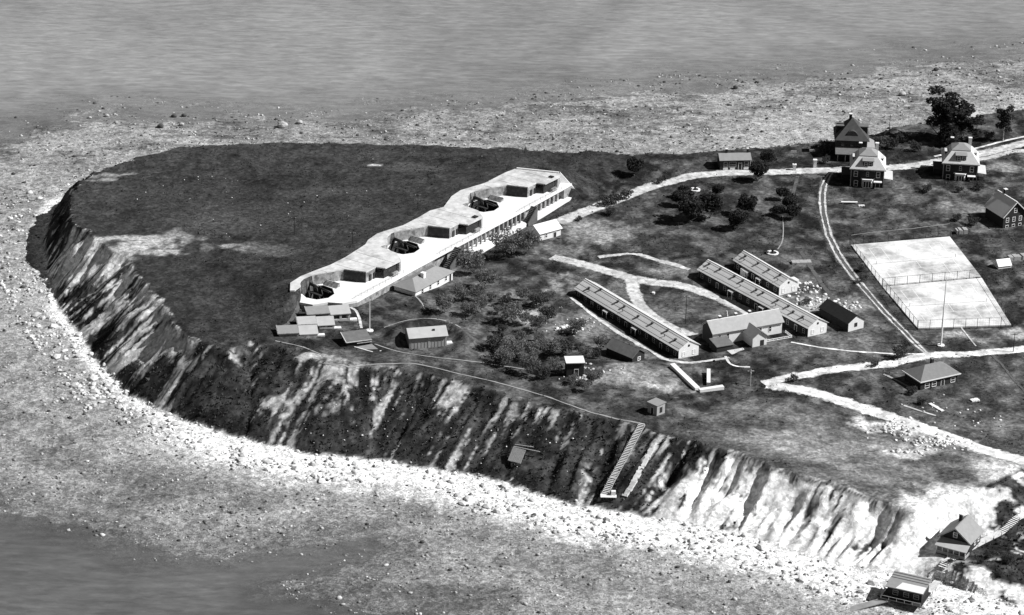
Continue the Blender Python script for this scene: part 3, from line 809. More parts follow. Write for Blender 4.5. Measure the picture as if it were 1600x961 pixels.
def face_frame(face, L, W):
    if face == 'F': return lambda a, d, z: (a, -W / 2 - d, z)
    if face == 'B': return lambda a, d, z: (-a, W / 2 + d, z)
    if face == 'L': return lambda a, d, z: (-L / 2 - d, -a, z)
    return lambda a, d, z: (L / 2 + d, a, z)

def panel(fr, a0, a1, d0, d1, z0, z1, mb=None):
    mb = mb or MB()
    p = [fr(a, d, z) for z in (z0, z1) for (a, d) in ((a0, d0), (a1, d0), (a1, d1), (a0, d1))]
    # orient outward whichever way the frame is handed
    q = MB().hexa(p[4:][::-1] if False else p[:4], p[4:])
    a, b, c = (Vector(q.v[i]) for i in (4, 5, 6))
    if (b - a).cross(c - a).z < 0:
        q.f = [f[::-1] for f in q.f]
    mb.add(q.v, q.f)
    return mb

def window(root, face, L, W, a, z, w=0.9, h=1.4, frame='white_paint', pane='glass', bars=True):
    fr = face_frame(face, L, W)
    m_ = MB(); b = 0.13
    panel(fr, a - w / 2 - b, a - w / 2, 0, 0.09, z - b, z + h + b, m_); panel(fr, a + w / 2, a + w / 2 + b, 0, 0.09, z - b, z + h + b, m_)
    panel(fr, a - w / 2, a + w / 2, 0, 0.09, z + h, z + h + b, m_); panel(fr, a - w / 2, a + w / 2, 0, 0.12, z - b, z, m_)
    if bars:
        panel(fr, a - w / 2, a + w / 2, 0, 0.07, z + h / 2 - 0.05, z + h / 2 + 0.05, m_)
    o = m_.build('window', frame, root)
    panel(fr, a - w / 2, a + w / 2, -0.05, 0.035, z, z + h).build('pane', pane, o)
    return o

def door(root, face, L, W, a, w=1.0, h=2.1, material='dark_wood', z=0.0):
    fr = face_frame(face, L, W)
    o = panel(fr, a - w / 2, a + w / 2, -0.05, 0.06, z - 0.1, z + h).build('door', material, root)
    m_ = MB()
    panel(fr, a - w / 2 - 0.12, a - w / 2, 0, 0.1, z - .1, z + h + 0.12, m_); panel(fr, a + w / 2, a + w / 2 + 0.12, 0, 0.1, z - .1, z + h + 0.12, m_); panel(fr, a - w / 2, a + w / 2, 0, 0.1, z + h, z + h + 0.12, m_)
    m_.build('door_frame', 'white_paint', o)
    return o

def chimney(root, x, y, z0, z1, s=0.7, material='brick', cap='concrete'):
    o = MB().box(x - s / 2, x + s / 2, y - s / 2, y + s / 2, z0, z1).build('chimney', material, root)
    MB().box(x - s / 2 - 0.1, x + s / 2 + 0.1, y - s / 2 - 0.1, y + s / 2 + 0.1, z1, z1 + 0.22).build('chimney_cap', cap, o)
    return o

mat('painted_shade', 0.025, 0.9, 0.4, 1.0, stain=0.5, stain_tone=0.09, stain_scale=0.9)  # near-black tone: shade painted on the battery's end walls, pits and recesses
# ------------------------------------------------------------------ the coast battery
def battery():
    zt, zd, za = 21.5, 18.0, 14.0
    root = thing('gun_battery', 'long white concrete gun battery with three emplacements cut into the grassy field', 'fortification', (BO[0], BO[1], 0), BANG)
    q = lambda L: [(p[0], -p[1]) + tuple(p[2:]) for p in L]
    PER = 42.6
    def circ(i, r):
        return [(PER * i + r * math.cos(2 * math.pi * k / 28), -(0.8 + r * math.sin(2 * math.pi * k / 28))) for k in range(28)]
    PIT = [(-3.9, -2.7), (-5.6, 0.4), (-4.9, 3.7), (-1.9, 5.6), (1.6, 5.2), (4.4, 2.4), (4.7, -1.2), (2.4, -3.5), (-0.8, -3.9)]
    def pitp(i, k): return [(PER * i + p[0] * k, -(0.6 + (p[1] - 0.6) * k)) for p in PIT]
    holes = [pitp(i, 1.0) for i in range(3)]
    outer_sea = [(113.5, 6.5), (109.5, -3.8), (105.3, -4.5), (93.5, -4.5), (84, -6.9), (73, -4.5), (64, -4.7), (49.5, -4.3), (44, -5.4), (39, -6.5), (33.6, -5.8), (30, -4.4), (18.8, -3.2), (11.5, -3.2), (6, -4.1), (-0.5, -5.0), (-6.0, -4.4)]
    near = [(-10.5, -4.0), (-9.6, 0.1), (-8.5, 5.0), (-4.5, 7.4), (-2.6, 11.2), (1.6, 13.4)]
    deck_r = [(10, 13.2), (30, 12.7), (50, 12.6), (70, 12.6), (97, 12.5), (117.5, 12.2)]
    body_r = [(10, 13.0), (30, 12.4), (42, 12.3), (42.2, 10.6), (113, 10.6), (113.2, 12.0), (117.2, 12.0)]
    MB().prism(q(near + deck_r + outer_sea)[::-1], zd - 0.7, zd, holes).build('loading_platform', 'concrete', root)
    near2 = [(p[0] + 0.12, p[1]) for p in near]
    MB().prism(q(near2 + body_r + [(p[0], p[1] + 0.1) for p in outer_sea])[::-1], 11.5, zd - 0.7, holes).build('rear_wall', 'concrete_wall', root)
    outs = [[(-10.6, -1.6), (-6.2, -4.9), (-0.5, -5.5), (6, -4.7), (11.5, -3.8), (18.8, -3.7), (30.4, -4.9)],
            [(30.4, -4.9), (33.6, -6.3), (39.3, -7.1), (44.7, -6.0), (49.5, -4.8), (57.9, -4.8), (64.2, -5.2), (69.2, -3.6), (73.0, -5.0)],
            [(73.0, -5.0), (78.0, -6.8), (84.0, -7.5), (93.5, -5.0), (105.3, -5.0), (109.7, -4.3), (113.7, 6.9), (115.3, 9.2)]]
    pit_in = [(-6.0, -1.2), (-4.9, -2.4), (-3.1, -3.4), (-1.0, -4.0), (1.2, -3.9), (3.0, -3.3), (4.6, -2.4)]
    for i in range(3):
        o = outs[i]
        base = [(-9.7, -0.6)] + pit_in if i == 0 else [(-10.4, -1.0), (-7.6, -0.2)] + pit_in
        tail_top = [(11.4, 1.3), (13.7, 7.7), (18.4, 7.8), (19.3, 10.6), (27.0, 10.8)]
        tail_low = [(11.5, 1.3), (13.75, 7.6), (18.4, 7.6), (19.1, 5.4), (25.8, 5.4), (26.1, 10.7), (26.9, 10.7)]
        end = [(30.6, 6.5), (31.4, 0.8), (32.2, -1.0)] if i < 2 else []
        ab = lambda L: [(p[0] + PER * i, p[1]) for p in L]
        # seen from above the loop inner (rising u) then outer back is clockwise in (u,-v): prism orients itself
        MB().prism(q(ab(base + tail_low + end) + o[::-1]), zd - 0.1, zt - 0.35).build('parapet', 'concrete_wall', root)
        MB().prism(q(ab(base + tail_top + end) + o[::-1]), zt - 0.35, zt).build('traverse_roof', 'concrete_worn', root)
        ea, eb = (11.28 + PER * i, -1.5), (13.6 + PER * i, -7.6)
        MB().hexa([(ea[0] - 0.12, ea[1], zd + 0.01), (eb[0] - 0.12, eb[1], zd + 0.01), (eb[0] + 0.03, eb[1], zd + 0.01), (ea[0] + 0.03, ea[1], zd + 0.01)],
                  [(ea[0] - 0.12, ea[1], zt - 0.37), (eb[0] - 0.12, eb[1], zt - 0.37), (eb[0] + 0.03, eb[1], zt - 0.37), (ea[0] + 0.03, ea[1], zt - 0.37)][::1]).build('end_wall_shade', 'painted_shade', root)  # dark facing paints the unlit look of the traverse end
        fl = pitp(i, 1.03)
        MB().prism(fl, 12.5, 14.4).build('gun_pit_floor', 'painted_shade', root)  # floor coloured near black, so the pit's shade is painted in
        MB().prism(pitp(i, 0.995), 12.6, zd - 0.05, [pitp(i, 0.95)]).build('pit_shade', 'painted_shade', root)  # added dark ring paints the shade of the pit walls
        MB().box(PER * i + 19.35, PER * i + 25.95, -9.9, -9.6, zd + 0.01, zt - 0.40).build('recess_shade', 'painted_shade', root)  # dark sheet stands in for deep shade in the traverse opening
        # loading steps beside the pit, railing post, hatch
        st = MB()
        for k in range(5):
            st.box(PER * i + 4.9 + 0.35 * k, PER * i + 5.25 + 0.35 * k, -3.4, 2.2 - 1.0, zd - 0.05, zd + 0.22 * (k + 1))
        st.build('loading_steps', 'concrete_wall', root)
        MB().box(PER * i + 22, PER * i + 24.4, -11.6, -10.9, zd - 0.05, zd + 1.1).build('ammunition_hoist', 'concrete_wall', root)
        for k in range(2):
            MB().box(PER * i + 15.2 + 2 * k, PER * i + 16.2 + 2 * k, -7.84, -7.70, zd, zd + 2.0).build('door', 'iron', root)
        rail = MB()
        for k in range(9):
            a = PER * i + 2 + 3.0 * k
            rail.bar((a, -12.3, zd), (a, -12.3, zd + 1.0), 0.09)
        rail.bar((PER * i + 2, -12.3, zd + 1.0), (PER * i + 26, -12.3, zd + 1.0), 0.07)
        rail.build('hand_rail', 'grey_wood', root)
    for u0, u1, pad in ((67.2, 68.8, 9.0), (109.8, 111.0, 9.2)):
        MB().box(u0, u1, -9.6, -8.2, zt + 0.002, zt + 0.35).build('roof_hatch', 'iron', root)
    for i in range(3):
        for du, v0, v1 in ((6.5, -3.9, -1.2), (12.9, -3.2, 4.6), (18.2, -3.2, 7.4), (24.0, -3.7, 10.4)):
            MB().box(PER * i + du - 0.07, PER * i + du + 0.07, -v1, -v0, zt + 0.004, zt + 0.012).build('roof_joint', 'concrete_dark', root)
    # stairs to the yard
    for (ua, ub, v0, v1) in ((45.4, 52.2, 12.7, 15.2), (88.6, 93.8, 12.6, 14.6)):
        s_ = MB(); n = 13
        for k in range(n):
            a = ua + (ub - ua) * k / n
            s_.box(a, ub, -v1, -v0, za - 1.0 + (zd - za + 0.6) * k / n, za - 1.0 + (zd - za + 1.0) * (k + 1) / n)
        s_.build('stair_flight', 'concrete_dark', root)
        MB().hexa([(ua, -v1 - 0.3, za - 1.5), (ub, -v1 - 0.3, za - 1.5), (ub, -v1 - 0.01, za - 1.5), (ua, -v1 - 0.01, za - 1.5)],
                  [(ua, -v1 - 0.3, za + 0.2), (ub, -v1 - 0.3, zd + 0.5), (ub, -v1 - 0.01, zd + 0.5), (ua, -v1 - 0.01, za + 0.2)]).build('stair_wall', 'concrete_dark', root)
    s_ = MB()
    for k in range(9):
        s_.box(-2.0 + 0.4 * k, 2.0, -8.8 - 0.001 * k, -6.2, 14.5, 17.9 - 0.3 * (8 - k)) if False else None
    for k in range(7):
        u = 76.2 + 2.35 * k
        MB().box(u - 0.3, u + 0.3, -12.45, -11.85, za - 1, zd - 0.7).build('gallery_post', 'concrete_wall', root)
        MB().box(u + 0.5, u + 1.9, -10.75, -10.58, za, za + 2.3).build('gallery_door', 'iron', root)
    for k in range(9):
        u = 55.0 + 2.3 * k
        MB().box(u - 0.2, u + 0.2, -12.4, -12.0, za - 1, zd - 0.7).build('gallery_post', 'concrete_wall', root)
    for k in range(6):
        u = 98.5 + 2.4 * k
        MB().box(u - 0.5, u + 0.5, -11.6, -10.58, za - 1, zd - 0.72).build('buttress', 'concrete_wall', root)
    MB().prism(q([(53, 10.8), (119.2, 11.2), (119.4, 13.2), (100, 14.1), (78, 14.6), (60, 15.6), (53, 15.8)]), 10.5, za).build('apron', 'concrete', root)
    # sloping wing wall at the far end
    wa, wb = (115.2, -9.0), (119.7, -13.3)
    nx, ny = 0.38, 0.36
    MB().hexa([(wa[0] - nx, wa[1] - ny, 12), (wb[0] - nx, wb[1] - ny, 12), (wb[0] + nx, wb[1] + ny, 12), (wa[0] + nx, wa[1] + ny, 12)],
              [(wa[0] - nx, wa[1] - ny, zt + 0.3), (wb[0] - nx, wb[1] - ny, za + 0.5), (wb[0] + nx, wb[1] + ny, za + 0.5), (wa[0] + nx, wa[1] + ny, zt + 0.3)]).build('wing_wall', 'concrete', root)
    MB().bar((109.9, 3.9, zt + 0.15), (114.9, -8.8, zt + 0.15), 0.5, 0.5).build('coping', 'concrete', root)
    # dark doorway and steps at the near end
    MB().box(-8.0, -6.6, -5.2, -4.6, 16.0, 17.7).build('end_door', 'iron', root)
    # guns
    labels = ['dark coast gun on its carriage in the nearest pit of the battery', 'dark coast gun on its carriage in the middle pit of the battery', 'dark coast gun on its carriage in the farthest pit of the battery']
    for i in range(3):
        w = bl(PER * i + 0.4, 0.6)
        g = thing('coast_gun', labels[i], 'gun', (w[0], w[1], 14.4), BANG + R(92 - 8), 'guns in the battery pits')
        MB().tube((-4.6, 0, 4.6), (0.2, 0, 4.75), 0.22, 0.34, 10).tube((0.2, 0, 4.75), (3.9, 0, 4.9), 0.40, 0.52, 10).build('barrel', 'iron', g, True)
        MB().tube((3.9, 0, 4.9), (4.6, 0, 4.93), 0.52, 0.45, 10).build('breech', 'iron', g)
        MB().tube((0, 0, 0), (0, 0, 0.9), 2.4, 2.2, 16).build('turntable', 'iron', g)
        for s in (-1, 1):
            MB().hexa([(-1.4, s * 0.75 - 0.15, 0.9), (1.8, s * 0.75 - 0.15, 0.9), (1.8, s * 0.75 + 0.15, 0.9), (-1.4, s * 0.75 + 0.15, 0.9)],
                      [(0.2, s * 0.75 - 0.15, 4.9), (1.2, s * 0.75 - 0.15, 4.9), (1.2, s * 0.75 + 0.15, 4.9), (0.2, s * 0.75 + 0.15, 4.9)]).build('carriage_arm', 'iron', g)
        MB().box(-2.4, 2.6, -2.2, -1.3, 3.3, 3.5).box(-2.4, 2.6, 1.3, 2.2, 3.3, 3.5).build('working_platform', 'dark_wood', g)
battery()

# magazine store behind the battery: hipped roof, white rear wall
def hip_store():
    e = P(660, 434, 16.8)[:2] - BO
    u = float(e @ BD); v = 13.4 + 4.1
    c = bl(u, v); zg = 14.2
    L, W = 19.0, 7.6
    r = thing('hip_roofed_store', 'low store with pale hipped roof and white chimney against the battery rear wall', 'building', (c[0], c[1], zg), BANG)
    MB().box(-L / 2, L / 2, -W / 2, W / 2, -1.5, 2.5).build('wall', 'white_wood', r)
    hip_roof(r, L, W, 2.55, 2.0, 'roof_mid', 0.5)
    chimney(r, -2.0, -1.2, 2.4, 5.2, 1.1, 'white_paint', 'white_paint')
    for a in (-6, -2, 2, 6):
        window(r, 'F', L, W, a, 0.8, 0.9, 1.3)
    door(r, 'F', L, W, 8.2)
hip_store()

def gable_thing(name, label, cat, px, depth, h, rise, wall, roof, z=None, oh=0.4, oe=0.35, ridge_along='x', group=None, ridge=None, wins=(), doors=(), chims=(), L=None):
    loc, ang, L0 = site(*px, depth, z)
    L = L or L0
    r = thing(name, label, cat, loc, ang, group)
    if ridge_along == 'x':
        walls_gable(r, L, depth, h, rise, wall)
        roof_gable(r, L, depth, h, rise, roof, oh, oe, ridge=ridge)
        W = depth
    for w in wins:
        window(r, w[0], L, depth, *w[1:])
    for d in doors:
        door(r, d[0], L, depth, *d[1:])
    for c in chims:
        chimney(r, *c)
    return r, L

# white hut by the battery road
gable_thing('white_hut', 'small white hut with pale gable roof beside the battery road', 'hut', (843, 379, 876, 370), 6.0, 3.0, 1.7, 'white_wood', 'roof_bright', z=12.5, oh=0.45, wins=[('F', -1.6, 1.2, 0.8, 1.0), ('R', 0, 1.2, 0.8, 1.0)], doors=[('F', 1.8, 1.0, 2.1)]) if mat('roof_bright', 0.72, 0.7, 0.08, 0.6) else None
# store shed in the horseshoe bank
r, L = gable_thing('store_shed', 'grey shed with pale gable roof standing in the horseshoe earth bank', 'shed', (640, 545, 698, 540), 6.0, 3.4, 1.5, 'grey_wood', 'roof_pale', oh=0.5)
m_ = MB()
for k in range(11):
    m_.box(-L / 2 + (k + 0.5) * L / 11 - 0.05, -L / 2 + (k + 0.5) * L / 11 + 0.05, -3.06, -3.0, -0.4, 3.3)
m_.build('wall_batten', 'grey_wood', r)
door(r, 'F', L, 6.0, 0.2, 0.25, 2.9); window(r, 'R', L, 6.0, -0.5, 1.2, 0.8, 1.0)
MB().box(1.6, 2.2, -1.6, -1.1, 4.3, 4.75).build('roof_ventilator', 'dark_wood', r)
MB().box(L / 2 + 0.05, L / 2 + 1.8, -2.6, -1.0, -0.8, 0.6).build('loading_step', 'concrete', r)

# observation stations stepping down behind the bluff: each with its slab roofs
def station(px_a, px_b, z, label, first, second, front_posts=True):
    (ax, ay), (bx, by) = px_a, px_b
    A = P(ax, ay, z); B = P(bx, by, z)
    d = (B - A)[:2]; L = np.linalg.norm(d); ang = math.atan2(d[1], d[0])
    n = np.array([-d[1], d[0]]) / L
    c = (A + B)[:2] / 2
    zb = hz(c[0], c[1]) - 0.6
    r = thing('observation_station', label, 'building', (c[0] + n[0] * 2.3, c[1] + n[1] * 2.3, zb), ang, 'stepped observation stations above the bluff')
    h = z - zb; x = L / 2
    sp = -x + L * 0.53
    MB().box(-x + 0.4, sp - 0.1, -2.0, 2.1, -1, h - 0.1).build('dark_bay', 'concrete_wall', r)
    MB().box(sp, x - 0.5, -1.0, 2.0, -1.2, h - 0.75).build('pale_bay', 'concrete_dark', r)
    tilt = 0.55
    MB().hexa([(-x, -2.3, h - 0.1), (sp - 0.05, -2.3, h - 0.1), (sp - 0.05, 2.3, h + tilt), (-x, 2.3, h + tilt)], [(-x, -2.3, h + 0.15), (sp - 0.05, -2.3, h + 0.15), (sp - 0.05, 2.3, h + tilt + 0.25), (-x, 2.3, h + tilt + 0.25)]).build('roof_slab', first, r)
    MB().hexa([(sp + 0.05, -2.1, h - 0.6), (x, -2.1, h - 0.6), (x, 2.1, h + 0.4), (sp + 0.05, 2.1, h + 0.4)], [(sp + 0.05, -2.1, h - 0.38), (x, -2.1, h - 0.38), (x, 2.1, h + 0.62), (sp + 0.05, 2.1, h + 0.62)]).build('roof_slab', second, r)
    rim = MB()
    rim.bar((-x + 0.05, -2.3, h + 0.2), (-x + 0.05, 2.3, h + tilt + 0.3), 0.3); rim.bar((-x, -2.3, h + 0.2), (sp - 0.1, -2.3, h + 0.2), 0.22)
    rim.build('roof_edge', 'concrete_wall', r)
    if front_posts:
        for a in (0.12, 0.5, 0.9):
            xx = sp + (x - sp) * a
            MB().box(xx - 0.3, xx + 0.3, -1.9, -1.3, -1.2, h - 0.62).build('pier', 'concrete_worn', r)
        MB().box(sp + 0.6, x - 0.4, -2.0, -1.4, -1.2, 0.9).build('parapet', 'concrete_worn', r)
        MB().box(x - 0.3, x + 1.8, -2.0, -0.6, -1.2, 0.5).build('step', 'concrete', r)
    return r
station((480, 493), (549, 488), 18.9, 'topmost stepped observation station, dark roof slab left and pale slab right, just below the battery', 'roof_mid', 'roof_pale')
station((465, 509), (524, 506), 18.3, 'middle stepped observation station with two pale roof slabs side by side', 'roof_pale', 'roof_pale')
station((434, 523), (498, 520), 18.2, 'lowest stepped observation station nearest the bluff edge, grey slab left and pale slab right', 'roof_mid', 'roof_pale', True)

# dark roofed lookout with a ground-level slab
def lookout():
    A = P(541, 536, 18.0); B = P(581, 531, 18.0)
    d = (B - A)[:2]; L = np.linalg.norm(d); ang = math.atan2(d[1], d[0]); n = np.array([-d[1], d[0]]) / L
    c = (A + B)[:2] / 2 + n * 2.6
    zb = hz(c[0], c[1]) - 0.8; h = 18.0 - zb
    r = thing('lookout_post', 'dark roofed lookout dug into the bluff top beside its sloping pale slab', 'building', (c[0], c[1], zb), ang)
    x = L / 2
    MB().box(-x + 0.3, x - 0.3, -2.3, 2.4, -1.5, h - 0.1).build('wall', 'dark_wood', r)
    MB().hexa([(-x, -2.6, h - 0.1), (x, -2.6, h - 0.1), (x, 2.8, h + 0.8), (-x, 2.8, h + 0.8)], [(-x, -2.6, h + 0.12), (x, -2.6, h + 0.12), (x, 2.8, h + 1.02), (-x, 2.8, h + 1.02)]).build('roof_slab', 'roof_dark2', r)
    MB().bar((-x, -2.65, h + 0.1), (x, -2.65, h + 0.1), 0.2).bar((-x, -2.6, h + 0.1), (-x, 2.8, h + 1.0), 0.2).build('roof_edge', 'concrete_worn', r)
    MB().bar((-x + 3.2, -2.5, h - 0.55), (x, -2.5, h - 0.55), 0.2).build('lintel', 'concrete_worn', r)
    zz = 0.9
    MB().hexa([(-1.5, -3.2, zz - .2), (x, -2.6, zz - .2), (x + 1.4, -6.6, zz - 1.0), (x - 0.6, -7.2, zz - 1.0)], [(-1.5, -3.2, zz + 0.25), (x, -2.6, zz + 0.25), (x + 1.4, -6.6, zz - 0.5), (x - 0.6, -7.2, zz - 0.5)]).build('entrance_slab', 'concrete_dark2', r)
    MB().bar((-1.6, -3.3, zz + 0.2), (x - 0.6, -7.3, zz - 0.5), 0.45, 0.5).bar((x - 0.6, -7.3, zz - 0.5), (x + 1.5, -6.6, zz - 0.5), 0.45, 0.5).build('slab_kerb', 'concrete_worn', r)
    MB().box(-x - 3.4, -1.2, -6.2, -2.4, -2.5, 0.15).build('sunken_wall', 'dark_wood', r)
mat('roof_dark2', 0.14, 0.9, 0.25, 0.9); mat('concrete_dark2', 0.22, 0.9, 0.2, 0.9)
lookout()
# ------------------------------------------------------------------ barracks
def barracks(label, px, W, h, rise, nv, z=13.0, L=None, annex=None):
    # px: the long shaded wall's base, far end first; local x runs along it, -y is the shaded side
    loc, ang, L0 = site(*px, W, z)
    L = L or L0
    r = thing('barracks', label, 'barracks', loc, ang, 'long white barracks with felt roofs')
    o = walls_gable(r, L, W, h, rise, 'white_wood')
    roof_gable(r, L, W, h, rise, 'roof_felt', 0.55, 0.25, courses=6, ridge='white_paint')
    MB().box(-L / 2 + 0.1, L / 2 - 0.1, -W / 2 - 0.05, -W / 2 + 0.02, -0.9, h - 0.1).build('wall_shade_panel', 'dark_wood', r)  # dark panel paints shade onto the white long wall
    n = int(L / 3.4)
    for k in range(n):
        a = -L / 2 + (k + 0.5) * L / n
        if k % 5 == 2: door(r, 'F', L, W, a, 1.0, 2.0)
        else: window(r, 'F', L, W + 0.1, a, 1.0, 0.9, 1.2, 'grey_wood')
    for a in (-1.8, 1.8):
        window(r, 'R', L, W, a, 0.9, 0.8, 1.2, 'white_wood', 'white_wood', False)
    MB().box(L / 2 - 0.02, L / 2 + 0.09, -0.3, 0.3, h + 0.2, h + 0.8).build('gable_vent', 'dark_wood', r)
    rnd = random.Random(len(label))
    for k in range(nv):
        a = -L / 2 + (k + 0.6) * L / (nv + 0.2) + rnd.uniform(-1.6, 1.6)
        y = -W * rnd.uniform(0.08, 0.3)
        zr = h + rise - abs(y) * rise / (W / 2)
        v = MB().box(a - 0.25, a + 0.25, y - 0.25, y + 0.25, zr - 0.3, zr + 0.6).build('roof_ventilator', 'dark_wood', r)
        MB().box(a - 0.36, a + 0.36, y - 0.36, y + 0.36, zr + 0.6, zr + 0.7).build('ventilator_cap', 'roof_dark', v)
        if k % 3 == 0:
            y2 = -W * 0.36; z2 = h + rise - abs(y2) * rise / (W / 2)
            MB().tube((a + 0.9, y2, z2 - 0.2), (a + 0.9, y2, z2 + 0.8), 0.12, 0.12, 8).build('stove_pipe', 'iron', r)
    for k in range(2):
        a = -L / 2 + (0.33 + 0.28 * k) * L
        p = MB().box(a - 1.0, a + 1.0, -W / 2 - 1.5, -W / 2 - 0.05, -0.6, 0.25).build('porch_step', 'grey_wood', r)
        MB().hexa([(a - 1.1, -W / 2 - 1.6, 2.35), (a + 1.1, -W / 2 - 1.6, 2.35), (a + 1.1, -W / 2 - 0.02, 2.6), (a - 1.1, -W / 2 - 0.02, 2.6)],
                  [(a - 1.1, -W / 2 - 1.6, 2.45), (a + 1.1, -W / 2 - 1.6, 2.45), (a + 1.1, -W / 2 - 0.02, 2.7), (a - 1.1, -W / 2 - 0.02, 2.7)]).build('porch_roof', 'roof_pale', r)
        MB().bar((a - 1, -W / 2 - 1.5, -0.4), (a - 1, -W / 2 - 1.5, 2.4), 0.12).bar((a + 1, -W / 2 - 1.5, -0.4), (a + 1, -W / 2 - 1.5, 2.4), 0.12).build('porch_post', 'white_wood', r)
    return r, L
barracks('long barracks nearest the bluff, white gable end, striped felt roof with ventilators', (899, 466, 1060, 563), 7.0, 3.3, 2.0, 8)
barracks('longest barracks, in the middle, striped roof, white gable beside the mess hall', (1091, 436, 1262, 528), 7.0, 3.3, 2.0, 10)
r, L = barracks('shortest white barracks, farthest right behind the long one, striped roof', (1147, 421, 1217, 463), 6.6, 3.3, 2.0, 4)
MB().box(-L / 2 + 5, -L / 2 + 7.4, -4.6, -3.32, -0.8, 2.5).build('entrance_lobby', 'white_wood', r)
MB().box(L / 2 - 5, L / 2 - 2.4, 3.32, 5.6, -0.8, 2.7).build('rear_lobby', 'white_wood', r)

# dark sheds by the barracks
gable_thing('dark_shed', 'dark weathered shed on the knoll below the nearest barracks', 'shed', (951, 556, 984, 570), 5.0, 2.6, 1.7, 'dark_wood', 'roof_dark2', z=13.9, oh=0.4, wins=[('R', 0.2, 1.0, 1.0, 0.9)], L=10.0)
r, L = gable_thing('dark_roofed_shed', 'black roofed shed with white gable end beside the rutted track', 'shed', (1280, 493, 1325, 519), 5.6, 2.8, 1.8, 'white_wood', 'roof_black', z=13.0, oh=0.4, oe=0.2) if mat('roof_black', 0.02, 0.9, 0.3, 0.9) else None
MB().box(L / 2 - 0.02, L / 2 + 0.08, -0.6, 0.4, 1.2, 2.4).build('gable_window', 'dark_wood', r)
MB().box(-L / 2 + 0.05, L / 2 - 0.05, -2.86, -2.78, -0.9, 2.7).build('wall_shade_panel', 'dark_wood', r)  # shaded side of the white wall painted dark with a panel

